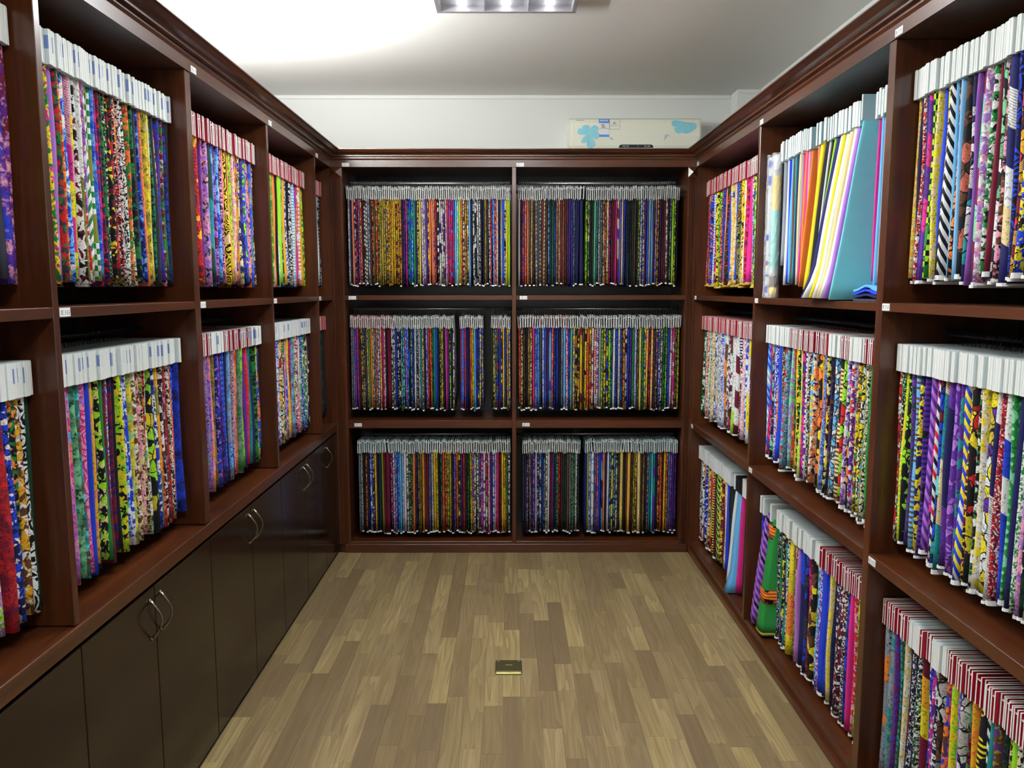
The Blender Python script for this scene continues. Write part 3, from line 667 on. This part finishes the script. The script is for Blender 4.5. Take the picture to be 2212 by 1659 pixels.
PL = [ # y measured from the near divider, colour, width, bottom z, lean_t(+ = towards far in world after rotation), lean_d, curl, label
 (0.112, 'r', .010, None, 0.0, 0.0, 0.0, 'thin red plain cloth sample next to the grey plain cloth'),
 (0.130, 'e', .014, None, 0.0, 0.0, 0.0, 'grey plain cloth sample between red and blue plain cloths'),
 (0.148, 'c', .017, 1.50, 0.0, 0.0, 0.0, 'bright sky blue plain cloth sample hanging beside the wide turquoise cloth'),
 (0.166, 'i', .010, None, 0.0, 0.0, 0.0, 'magenta plain cloth sample between sky blue and turquoise cloths'),
 (0.282, 'k', .012, None, 0.0, 0.005, 0.0, 'black plain cloth sample behind the wide turquoise cloth'),
 (0.302, 'v', .020, 1.478, 0.0, 0.08, 0.01, 'pale lilac plain cloth sample reaching down to the shelf'),
 (0.324, 'w', .024, 1.478, 0.0, 0.08, 0.012, 'white plain cloth sample next to the lilac cloth'),
 (0.354, 's', .026, 1.478, 0.0, 0.08, 0.012, 'cream plain cloth sample between white and yellow cloths'),
 (0.384, 'w', .028, 1.478, 0.0, 0.08, 0.014, 'ivory plain cloth sample spreading onto the shelf edge'),
 (0.410, 'y', .018, 1.478, 0.0, 0.08, 0.014, 'lemon yellow plain cloth sample spreading onto the shelf edge'),
 (0.432, 'w', .026, 1.478, 0.0, 0.08, 0.03, 'white plain cloth sample with turned up foot beside navy cloth'),
 (0.462, 'n', .028, 1.478, 0.0, 0.08, 0.02, 'navy blue plain cloth sample whose foot rests on the shelf'),
 (0.484, 'l', .009, 1.62, 0.0, 0.045, 0.0, 'narrow lime green plain cloth sample between navy and black'),
 (0.502, 'k', .013, 1.50, 0.0, 0.045, 0.0, 'black plain cloth sample beside the lime green strip'),
 (0.522, 'w', .008, 1.49, 0.0, 0.045, 0.02, 'thin white plain cloth sample between two black cloths'),
 (0.552, 'k', .032, 1.51, 0.0, 0.045, 0.0, 'wide black plain cloth sample beside the yellow cloth'),
 (0.594, 'y', .024, 1.505, 0.0, 0.045, 0.0, 'golden yellow plain cloth sample beside the broad orange cloth'),
 (0.624, 'd', .012, None, 0.0, 0.0, 0.0, 'coral plain cloth sample between golden yellow and broad orange cloths'),
 (0.710, 'I', .010, None, 0.0, 0.005, 0.0, 'pink plain cloth sample beside the broad orange cloth'),
 (0.729, 'i', .011, None, 0.0, 0.005, 0.0, 'hot magenta plain cloth sample beside the pink cloth'),
 (0.747, 'o', .011, None, 0.0, 0.005, 0.0, 'narrow orange plain cloth sample next to magenta'),
 (0.765, 'i', .010, None, 0.0, 0.005, 0.0, 'second magenta plain cloth sample next to narrow orange'),
 (0.786, 'e', .016, None, 0.0, 0.0, 0.0, 'silver grey plain cloth sample beside magenta'),
 (0.806, 's', .014, None, 0.0, 0.0, 0.0, 'beige plain cloth sample beside silver grey'),
 (0.826, 'n', .014, None, 0.0, 0.0, 0.0, 'dark navy plain cloth sample beside beige'),
 (0.846, 't', .012, None, 0.0, 0.0, 0.0, 'dull teal plain cloth sample beside dark navy'),
 (0.866, 'u', .014, None, 0.0, 0.0, 0.0, 'brown plain cloth sample beside dull teal'),
 (0.890, 'c', .020, None, 0.0, 0.0, 0.0, 'sky blue plain cloth sample beside the white cloths'),
 (0.910, 'b', .010, None, 0.0, 0.0, 0.0, 'thin royal blue plain cloth sample beside sky blue'),
 (0.934, 'w', .016, None, 0.0, 0.0, 0.0, 'cool white plain cloth sample beside royal blue'),
 (0.976, 'e', .020, 1.60, 0.0, 0.0, 0.0, 'pale grey plain cloth sample shorter than its neighbours'),
 (0.994, 'k', .008, None, 0.0, 0.0, 0.0, 'thin black plain cloth sample next to the film wrapped rolls'),
]
for i, (dy_, col, wd, zb, lt, ld, cu, lab) in enumerate(PL):
    zz = ROWS['upper'][0] - .004 * (i % 3) if zb is None else zb
    plain_sample(A1 + dy_, col, wd, lab, zb=zz, lean_t=-lt, lean_d=ld, curl=cu, cz=random.Random(i).uniform(-.004, .006), card='a' if i % 3 else 'w', cw=min(.019, max(.009, wd * .95)) if i > 3 else .013)
# broad orange and turquoise cloths turned so that their faces show
plain_sample(A1 + .690, 'o', .006, 'broad orange plain cloth sample showing its flat face', zb=1.515, lean_d=.030, setback=.052)
plain_sample(A1 + .252, 'q', .007, 'wide glossy turquoise cloth hanging out over the shelf edge', zb=1.474, rz=0.0, lean_t=0.0, lean_d=.085, curl=.0, setback=.044, extra=.0, cz=.012, cw=.008, nz=13)
# folded blue cloths lying on the shelf near the divider
for k, (c, w_, lab) in enumerate((('E', .20, 'dark folded cloth lying lowest on the shelf beside turquoise cloth'), ('n', .19, 'navy folded cloth lying between dark and blue folded cloths'), ('b', .18, 'royal blue folded cloth lying on top of navy folded cloth'), ('c', .16, 'sky blue folded cloth crumpled on the folded stack'))):
    mb = MB(); z0 = SA1 + .001 + k * .009; nx, ny = 8, 6; yy0, yy1 = A1 + .06, A1 + .215
    for t in (0, 1):
        for i in range(nx + 1):
            for j in range(ny + 1):
                xx = R + .03 + w_ * i / nx; yv = yy0 + (yy1 - yy0) * j / ny
                bump = .012 * math.exp(-((j / ny - .45) / .3) ** 2) * (k + 1) / 3.0 * (1 - .6 * i / nx)
                mb.v.append((xx, yv, z0 + (bump if k else 0) + t * .0065))
    st = (nx + 1) * (ny + 1)
    for i in range(nx):
        for j in range(ny):
            a = i * (ny + 1) + j; mb.face((a, a + 1, a + ny + 2, a + ny + 1), 0, True); mb.face((st + a, st + a + ny + 1, st + a + ny + 2, st + a + 1), 0, True)
    for i in range(nx):
        for j in (0, ny): a = i * (ny + 1) + j; mb.face((a, a + ny + 1, st + a + ny + 1, st + a))
    for j in range(ny):
        for i in (0, nx): a = i * (ny + 1) + j; mb.face((a, a + 1, st + a + 1, st + a))
    me = mb.mesh('folded_cloth'); n = len(me.polygons); A_, B_, C_ = cols3(c)
    set_attrs(me, [(v.co.x, v.co.y) for v in me.vertices], [A_] * n, [B_] * n, [C_] * n, [(k, 0, 0)] * n)
    tag(link('folded_cloth', me, None, ['fab_S']), lab, 'cloth', 'folded cloths on the shelf')
# film wrapped rolls at the far end
def film_roll(ym, bands, lab, h=.56, r=.019, xs=.045):
    zb = SA1 + .004; root = empty('wrapped_fabric_roll', (R + xs, ym, zb)); mb = MB(); n = 14
    for j, (za, zc_, mi) in enumerate(bands): mb.tube([(0, 0, za * h), (0, 0, zc_ * h)], r * .86, n, mi, cap=(j in (0, len(bands) - 1)))
    mats = sorted({b[2] for b in bands})
    return root, mb, r, h
def film_cover(root, r, h, sd):
    rg = random.Random(sd); mb = MB(); n, m = 18, 26
    for k in range(m + 1):
        for i in range(n):
            a = 2 * math.pi * i / n; q = r * (1.06 + .16 * rg.random() + (.5 * math.exp(-((a - 3.6) / .35) ** 2) if sd % 2 else .2 * math.exp(-((a - 2.6) / .3) ** 2)))
            mb.v.append((q * math.cos(a), q * math.sin(a), h * (1.02 * k / m - .005)))
    for k in range(m):
        for i in range(n): j = (i + 1) % n; mb.face((k * n + i, k * n + j, (k + 1) * n + j, (k + 1) * n + i), 0, False)
    return mb.obj('clear_film', 'clear_film', root)
plain('roll_white', (214, 218, 220), 0.6); plain('roll_blue', (40, 62, 190), 0.5); plain('roll_yellow', (232, 196, 52), 0.6); plain('roll_aqua', (126, 210, 200), 0.6); plain('roll_pale', (196, 196, 198), 0.6); plain('roll_red', (200, 40, 60), .5)
RM = ['roll_white', 'roll_blue', 'roll_yellow', 'roll_aqua', 'roll_pale', 'bottle_brown', 'roll_red']
root, mb, r, h = film_roll(A2 - .030, [(0, .03, 4), (.03, .08, 1), (.08, .15, 0), (.15, .16, 1), (.16, .23, 0), (.23, .245, 6), (.245, .26, 1), (.26, .41, 0), (.41, .45, 1), (.45, .80, 0), (.80, .87, 1), (.87, .93, 0), (.93, .97, 1), (.97, 1, 0)], '')
mb.obj('fabric_core', RM, root); film_cover(root, r, h, 3); tag(root, 'white and blue fabric roll in crinkled clear film beside the divider', 'fabric roll', 'film wrapped rolls')
root, mb, r, h = film_roll(A2 - .085, [(0, .07, 2), (.07, .15, 5), (.15, .20, 4), (.20, .50, 3), (.50, .62, 3), (.62, .86, 2), (.86, 1, 0)], '')
mb.obj('fabric_core', RM, root); film_cover(root, r, h, 4); tag(root, 'yellow and aqua fabric roll in clear film beside the pale grey cloth', 'fabric roll', 'film wrapped rolls')

# ---- special cloths in the bottom row of the right unit
g2 = 'wide samples in the bottom row, second bay from the corner'
yb1 = bayR[1][1]
plain_sample(3.322, 'nb', .016, 'narrow navy printed sample against the divider beside purple striped cloth', row='bottom', pat='F', zb=.10, name='wide_printed_sample', grp=g2, cw=.02, card='w')
plain_sample(3.283, 'vpk', .036, 'purple diagonal striped printed cloth leaning beside the green cloth', row='bottom', pat='Z', zb=.085, lean_d=.050, name='wide_printed_sample', grp=g2, card='w')
plain_sample(3.190, 'ggo', .064, 'wide bright green printed cloth with orange hem beside purple striped cloth', row='bottom', pat='S', zb=.080, lean_d=.045, name='wide_printed_sample', grp=g2, card='w', flare=.45)
go = [o for o in COL.objects if o.name.startswith('wide_printed_sample')][-1]
for z, c in ((.004, 'selvedge_gold'), (.135, 'kente'), (.405, 'kente')):
    q_ = 1 - z / .49; V, Fs, U = cloth_geo(random.Random(5), .064 * (1 + .45 * q_) * 1.05, .010 if c != 'kente' else .060, CLOTH_D * .9, nz=3, wav=.1)
    sm = bpy.data.meshes.new('woven_band'); sm.from_pydata(V, [], Fs); sm.polygons.foreach_set('use_smooth', [True] * len(sm.polygons)); n_ = len(Fs)
    A_, B_, C_ = cols3('rak'); set_attrs(sm, U, [A_] * n_, [B_] * n_, [C_] * n_, [(1, 1, 1)] * n_)
    sm.materials.append(MAT['fab_H' if c == 'kente' else c]); so = link('woven_band', sm, go); so.location = (0, .0085 - .045 * q_, z)
g3 = 'terry cloths in the bottom row of the corner bay'
T_ = dict(row='bottom', name='terry_cloth_sample', grp=g3)
plain_sample(3.562, 'kE', .056, 'wide black terry cloth hanging under a white header card', zb=.085, card='w', cw=.060, extra=.012, **T_)
plain_sample(3.614, 'im', .022, 'magenta terry cloth strip beside the blue terry cloth', zb=.084, lean_d=.02, card='k', cw=.022, **T_)
plain_sample(3.668, 'c', .062, 'sky blue terry cloth with its foot trailing on the base board', zb=.072, lean_d=.035, curl=.02, card='k', cw=.062, **T_)
plain_sample(3.722, 'w', .018, 'white terry cloth edge beside the blue terry cloth', zb=.10, lean_d=.035, card='w', cw=.018, **T_)

# ------------------------------------------------------------------ back unit samples: far past the countable limit -> one object
S_BACK = {
 ('upper', 0): "nw.T kn.F dow.S wk.F ik.F pmw.T rsk.F mk.T kwu.Z kws.Z wkb.T ku.F ok.F Go.S rus.F aku.F gyk.T aks.T ynk.T akb.F uya.F amk.T yua.D aky.D yma.X amg.F oka.F nk.F kp.F pi.F kt.F bt.V xb.F gj.S nb.S ky.F ys.T vw.F vw.X pv.S nyp.F od.S do.S ap.F kr.F nkw.X nw.V uw.F pmw.X wv.F ur.F ib.F rc.D rb.F xb.S cw.F l.S or.F wk.F au.F kaw.F ce.S kn.F kw.F wk.X kw.W wk.F k.S kn.T uh.F uk.T kw.F rn.F bc.F mob.F ow.F kn.F ca.F bc.S kw.F y.S ly.S",
 ('upper', 1): "we.S km.F pd.F rI.F o.S uke.T us.T uk.T use.Z Ec.S kse.Z um.T us.Z ku.F nc.F Gk.T kg.T kb.F ums.T sm.T um.F umd.T ku.T nm.F np.T nb.T nkw.T nE.S n.S n.S2 |1 kl.F kgs.X k.F kG.T j.S kt.T kw.T ek.T ks.F kor.F wak.F in.F mk.T m.S ik.S mps.V ba.S sob.S kb.T kn.T kGt.F k.T G.F ku.T kn.S kgy.F bsw.F nw.F mn.F bc.S ew.S cb.S kE.T ob.F ak.F kn.F mn.S km.T wu.F k.T ek.F l.S kyg.F kn.S |2",
 ('middle', 0): "ne.T ke.T ib.F bri.F uk.T kau.F kuw.F E.S hyb.F gh.F o.S us.F eu.F pa.F pw.F iy.F im.T wim.F k.T m.S m.S wk.F wE.F nb.F kwn.F wkn.X lb.F kx.F ibw.F cb.F bk.X tks.F kb.F w.F nkw.F kw.T t.S us.F kn.F vbw.F kro.F or.F gk.F t.S bt.S kn.F kGy.F ky.W kn.F iv.S mp.F lk.F nk.T kw.F |3 rb.D cb.D rb.D n.S kn.T ro.F yh.F cb.S bn.F ybn.X by.F nby.F |4 kg.S ky.F nby.F rbg.X bp.F ynb.X ay.F nb.W ya.X yb.F",
 ('middle', 1): "rok.F ks.F ku.F k.S hu.F su.F ri.F bc.F cb.W Gu.F bwc.T Eb.F mn.F bc.V rob.F bk.F bn.T k.T ke.T cb.S wim.F kb.F ty.S by.F yok.X aky.X yam.V ku.F yk.D or.F ory.X wm.D rw.D pw.F e.S yg.F yn.F bny.X kl.F kgb.F w.F nb.F kw.T kbg.F ko.F kw.X kb.T np.F g.F wb.T kgr.F ys.F kg.F ybk.F oys.F rk.F os.F uk.T kpy.F nbw.F ksw.F gk.F lgn.F nb.F wim.D imw.D hk.F kyh.T",
 ('bottom', 0): "|2 ke.T kwe.T k.F ouk.F kn.F wb.F nkw.F ay.D kn.F Gn.S h.S mk.S m.S2 kpI.F wim.F cp.F cb.F xc.F cvw.F wsE.S kw.F kgw.F hk.F on.S pk.F kh.F hu.B ao.F mu.F mk.S hb.F kw.T ya.F ay.X k.F gkp.F or.F ko.F gyk.F kay.T kn.F pbo.F ko.T ky.D pn.F mr.F Gk.F gk.F ky.T bry.F kw.F kwl.F pw.D ipw.F wp.D rwi.X rw.W np.W bw.F Ivj.F ri.F mk.F ay.F ya.X ug.F kw.F",
 ('bottom', 1): "|2 nE.F kG.T vk.F kuw.T pk.F vn.F vw.T knw.F nwc.X bk.T ek.F kw.L w.T m.F p.F kG.T kgj.F kr.F km.T kG.T kG.F Go.S ke.T kGw.T kg.F kw.T Gk.F |2.5 nb.S hj.S bw.F wc.D1.6 vk.T ob.F bk.S cbn.V on.S n.S wb.S cn.F ycn.D ck.F kw.F ku.F ys.F1.6 ku.S u.F as.S1.6 uk.F kyn.T kya.F sa.S1.6 uk.T hu.F ku.S ab.F tn.S xt.S tp.V n.S kou.F or.F mk.F ya.F oku.F tp.F vp.F np.T kp.F",
}
pats = list(PW); MI = {p: i for i, p in enumerate(pats)}; base_n = len(pats)
mats_back = ['fab_' + p for p in pats] + ['card_grey', 'card_grey_edge', 'steel_wire', 'selvedge_white', 'card_red', 'card_aqua']
mbk = MB(); uvs, FA, FB, FC, FS = [], [], [], [], []; rg = random.Random(11)
ROWB = {'upper': (1.530, 1.997, 2.067, 2.099), 'middle': (.826, 1.288, 1.356, 1.393), 'bottom': (.104, .574, .648, .662)}
for (row, b), seq in S_BACK.items():
    items = parse(seq); x0, x1 = bayB[b]; x0 += .012; x1 -= .010
    # thin samples: split every token in two leaves where the photograph shows hair-thin edges
    tot = sum(i[2] for i in items); gap = (x1 - x0) / tot; xx = x0; zb, zc, zt, zr = ROWB[row]; ni = len(items)
    for q, (cols, pat, wt) in enumerate(items):
        wd = gap * wt; xm = xx + wd / 2; xx += wd
        if cols == '|': continue
        yf = D + .050 + rg.uniform(-.004, .006); nv0, nf0 = len(mbk.v), len(mbk.f)
        V, Fs, U = cloth_geo(rg, wd * .92, zc - zb + .012, .20, rg.uniform(-.003, .003), rg.uniform(-.003, .004), nz=6, wav=.8, z0=zb + rg.uniform(-.010, .008))
        mbk.v += [(xm + p[0], yf + .010 + p[1], p[2]) for p in V]; uvs += [(a_ * 1.5, b_ * 1.5) for a_, b_ in U]
        for f in Fs: mbk.face([nv0 + i for i in f], MI[pat], True)
        nv1 = len(mbk.v)
        lo = min(p[2] for p in V)
        if rg.random() < (.75 if row == 'bottom' else .5): mbk.box(xm - wd * .44, xm + wd * .44, yf + .0085, yf + .016, lo - .002, lo + .005, base_n + 3)
        red = row == 'middle' and ((b == 0 and q < 22) or (b == 1 and 6 <= q < 22))
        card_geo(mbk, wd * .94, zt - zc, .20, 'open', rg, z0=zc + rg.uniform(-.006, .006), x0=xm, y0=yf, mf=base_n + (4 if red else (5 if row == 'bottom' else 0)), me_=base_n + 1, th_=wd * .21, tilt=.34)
        hook_geo(mbk, zt, zr, D + .17 - yf, x0=xm, y0=yf, mi=base_n + 2)
        uvs += [(0, 0)] * (len(mbk.v) - nv1)
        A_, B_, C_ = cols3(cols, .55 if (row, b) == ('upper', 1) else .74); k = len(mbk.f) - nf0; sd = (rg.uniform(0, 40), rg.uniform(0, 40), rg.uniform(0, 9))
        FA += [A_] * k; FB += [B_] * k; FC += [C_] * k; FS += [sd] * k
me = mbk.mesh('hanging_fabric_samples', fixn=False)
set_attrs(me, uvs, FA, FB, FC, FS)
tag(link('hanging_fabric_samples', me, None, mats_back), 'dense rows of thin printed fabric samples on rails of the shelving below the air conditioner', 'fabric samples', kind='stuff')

# ------------------------------------------------------------------ air conditioner on the back wall
AX0, AX1, AY0, AZ0, AZ1 = .344, 1.083, 4.635, 2.262, 2.466
ac = tag(empty('air_conditioner', ((AX0 + AX1) / 2, WB, AZ0)), 'cream wall air conditioner with blue flower decals above the shelving', 'air conditioner')
UA = Unit(ac)
prof = [(WB - .001, AZ0), (AY0 + .05, AZ0), (AY0 + .02, AZ0 + .012), (AY0 + .006, AZ0 + .05), (AY0, AZ0 + .10), (AY0 + .002, AZ1 - .03), (AY0 + .010, AZ1 - .010), (AY0 + .03, AZ1), (WB - .001, AZ1)]
UA.add(MB().prism(prof, 'x', AX0 + .022, AX1 - .004).obj('front_panel', 'ac_cream'))
UA.add(MB().prism([(p + .006 if p < WB - .01 else p, z) for p, z in prof], 'x', AX0 - .001, AX0 + .0215).obj('end_cap', 'ac_cream'))
UA.add(MB().prism([(p + .006 if p < WB - .01 else p, z) for p, z in prof], 'x', AX1 - .0035, AX1 + .004).obj('end_cap', 'ac_cream'))
def yface(z):   # front surface of the panel at height z
    pr = sorted([(zz, yy) for yy, zz in prof[1:8]])
    for (z0, y0_), (z1, y1_) in zip(pr, pr[1:]):
        if z0 <= z <= z1: return y0_ + (y1_ - y0_) * (z - z0) / max(1e-6, z1 - z0)
    return AY0
def on_ac(u, v, lift): # pixel-free panel coordinates in metres from the panel's left top
    x_, z_ = AX0 + u, AZ1 - v; return (x_, yface(z_) - lift, z_)
def decal(name, mat, pts, lift=.0015, lab=None):
    mb = MB(); pts = [on_ac(u, v, lift) for u, v in pts]; c = tuple(sum(q[i] for q in pts) / len(pts) for i in range(3))
    n = len(pts); mb.v += pts + [c]
    for i in range(n): mb.face((i, (i + 1) % n, n))
    return UA.add(mb.obj(name, mat))
def petal(cx, cy, ang, ln, wd, name='flower_petal', mat='ac_flower', lift=.0040):
    pts = []
    for t, s in ((0, .10), (.35, .62), (.62, 1.0), (.85, .95), (.95, .55)): pts.append((t, s))
    P2 = [(t * ln, s * wd / 2) for t, s in pts] + [(ln * .93, .12 * wd), (ln, 0), (ln * .9, -.2 * wd)] + [(t * ln, -s * wd / 2) for t, s in pts[::-1]]
    ca, sa = math.cos(ang), math.sin(ang)
    return decal(name, mat, [(cx + a * ca - b * sa, cy + a * sa + b * ca) for a, b in P2], lift)
K = .739 / 283.0   # metres per photograph pixel on the panel
fl = (37 * K, 36 * K)
for ang, ln, wd in ((-1.75, .054, .038), (-.62, .074, .036), (.12, .072, .036), (1.15, .080, .046), (2.1, .056, .020), (-2.75, .058, .032)): petal(fl[0], fl[1], ang, ln, wd)
fr_ = (249 * K, 11 * K)
for ang, ln, wd in ((3.05, .080, .036), (2.35, .078, .038), (1.35, .062, .054), (.45, .070, .036)): petal(fr_[0], fr_[1], ang, ln, wd)
for cx, cy, angs in ((fl[0], fl[1], (-1.1, -.25, .6)), (fr_[0], fr_[1], (2.75, 1.85, .9))):
    for a in angs: petal(cx, cy, a, .040, .0035, 'flower_vein', 'ac_vein', .0048)
petal(84 * K, 42 * K, .45, .030, .010, 'leaf_decal', 'ac_leaf'); petal(204 * K, 48 * K, -1.15, .034, .010, 'leaf_decal', 'ac_leaf'); petal(211 * K, 36 * K, .7, .016, .006, 'leaf_decal', 'ac_leaf')
def rect(name, mat, px0, px1, py0, py1, lift):
    mb = MB(); n = max(1, int((py1 - py0) / 1.0))
    for k in range(n + 1):
        v_ = (py0 + (py1 - py0) * k / n) * K; mb.v += [on_ac(px0 * K, v_, lift), on_ac(px1 * K, v_, lift)]
    for k in range(n): mb.face((2 * k, 2 * k + 1, 2 * k + 3, 2 * k + 2))
    return UA.add(mb.obj(name, mat))
rect('energy_label', 'label_white', 62.5, 85, 2.5, 41, .0020)
rect('energy_label_header', 'label_blue', 62.5, 85, 2.5, 12.5, .0024); rect('energy_label_footer', 'label_blue', 62.5, 85, 36.5, 41, .0024)
rect('energy_bar', 'label_darkgreen', 68, 73.5, 14.5, 16, .0024); rect('energy_bar', 'label_green', 68, 75.5, 16.6, 18.8, .0024); rect('energy_bar', 'label_red', 68, 77, 20, 21.6, .0024)
rect('energy_label_line', 'ink_grey', 63, 84.6, 23.5, 24.2, .0024)
for k in range(5): rect('lettering', 'label_white', 65 + k * 3.7, 67.6 + k * 3.7, 5, 8.3, .003)
for a in ((85.6, 108.3, 2.5, 3.1), (85.6, 108.3, 25, 25.6), (85.6, 86.1, 2.5, 25.6), (107.8, 108.3, 2.5, 25.6), (88, 106, 17.4, 17.9)): rect('square_sticker_line', 'ink_grey', *a, .002)
decal('square_sticker_mark', 'ink_grey', [((93 + 0) * K, 15 * K), (95.6 * K, 8.5 * K), (97 * K, 8.5 * K), (95 * K, 15 * K)], .002); decal('square_sticker_mark', 'ink_grey', [(96 * K, 11 * K), (97.2 * K, 11 * K), (101 * K, 15 * K), (98.6 * K, 15 * K)], .002)
decal('display_strip', 'ac_display', [(106.5 * K, 63.5 * K), (108.5 * K, 58.5 * K), (112 * K, 57 * K), (177 * K, 57 * K), (180 * K, 58.5 * K), (182 * K, 63.5 * K)], .002)
for txt, px in (('WE HE', 121), ('1', 148), ('2H 2M', 168)):
    to = link('lettering', text_mesh(txt, .0125), None, ['label_white']); p_ = on_ac(px * K, 60.6 * K, .0045)
    to.rotation_euler = (math.pi / 2 - .35, 0, 0); to.location = p_; UA.add(to)
rect('brand_line', 'ink_grey', 13, 31, 5.6, 6.6, .0018)

# ------------------------------------------------------------------ brass floor box
fb = tag(empty('floor_socket', (-.003, 3.034, 0)), 'small square brass floor socket plate set in the laminate', 'floor socket')
UF = Unit(fb)
UF.box('cover_plate', 'brass_dark', -.056, .050, 2.990, 3.087, .0, .010, b=.003)
UF.box('front_lip', 'brass', -.054, .048, 2.978, 2.9895, .0, .009, b=.003)
for sx in (-.044, .038): UF.add(MB().tube([(sx, 3.074, .009), (sx, 3.074, .0115)], .004, 10).obj('screw', 'chrome'))
to = link('lettering', MB().box(-.016, .012, 3.040, 3.044, .010, .0106).mesh('lettering'), None, ['brass']); UF.add(to)

# ------------------------------------------------------------------ lamps
def troffer(yc, x0, x1, ln, power, lab):
    t = tag(empty('ceiling_lamp', ((x0 + x1) / 2, yc, CEIL - .03)), lab, 'ceiling lamp'); U = Unit(t); y0, y1 = yc - ln / 2, yc + ln / 2; zb = CEIL - .030; fw = .018
    for a in ((x0, x1, y0, y0 + fw), (x0, x1, y1 - fw, y1), (x0, x0 + fw, y0 + fw, y1 - fw), (x1 - fw, x1, y0 + fw, y1 - fw)): U.box('frame', 'lamp_frame', *a, zb, CEIL - .0005, b=.002)
    U.box('reflector', 'lamp_reflector', x0 + fw, x1 - fw, y0 + fw, y1 - fw, CEIL - .006, CEIL - .001)
    wx = (x1 - x0 - 2 * fw) / 3
    for k in range(3): U.add(MB().tube([(x0 + fw + wx * (k + .5), y0 + fw, CEIL - .017), (x0 + fw + wx * (k + .5), y1 - fw, CEIL - .017)], .008, 10).obj('tube', 'tube_glow'))
    for k in (1, 2): U.box('louvre', 'lamp_reflector', x0 + fw + wx * k - .001, x0 + fw + wx * k + .001, y0 + fw, y1 - fw, zb + .002, CEIL - .006)
    la = bpy.data.lights.new('lamp_light', 'AREA'); la.shape = 'RECTANGLE'; la.size = x1 - x0 - .06; la.size_y = ln - .06; la.energy = power; la.color = LAMP_COL
    lo = bpy.data.objects.new('lamp_light', la); COL.objects.link(lo); lo.location = ((x0 + x1) / 2, yc, zb - .004); U.add(lo)
troffer(3.045, -.287, .268, .60, TROFFER_W, 'grey framed louvred ceiling lamp over the middle of the aisle')
troffer(0.55, -.287, .268, .60, REAR_TROFFER_W, 'grey framed louvred ceiling lamp over the near end of the aisle')
bt = tag(empty('added_uplight', (-1.2, 2.7, Z_CROWN)), 'added batten-shaped uplight hidden behind the crown, brightening the ceiling over the cupboard shelving', 'added light'); UT = Unit(bt)  # added uplight, unseen behind the crown, to blow out the left ceiling
UT.box('housing', 'trim_white', -1.235, -1.165, 1.75, 3.45, Z_TOP + .0205, Z_TOP + .07, b=.004)
UT.add(MB().tube([(-1.2, 1.79, Z_TOP + .095), (-1.2, 3.41, Z_TOP + .095)], .013, 12).obj('tube', 'tube_glow'))
for y_ in (1.78, 3.42): UT.box('end_holder', 'trim_white', -1.215, -1.185, y_ - .012, y_ + .012, Z_TOP + .07, Z_TOP + .112)
la = bpy.data.lights.new('lamp_light', 'AREA'); la.shape = 'RECTANGLE'; la.size = .05; la.size_y = 1.6; la.energy = ADDED_UPLIGHT_W; la.color = LAMP_COL
lo = bpy.data.objects.new('lamp_light', la); COL.objects.link(lo); lo.location = (-1.2, 2.6, Z_TOP + .115); lo.rotation_euler = (math.pi, 0, 0); UT.add(lo)
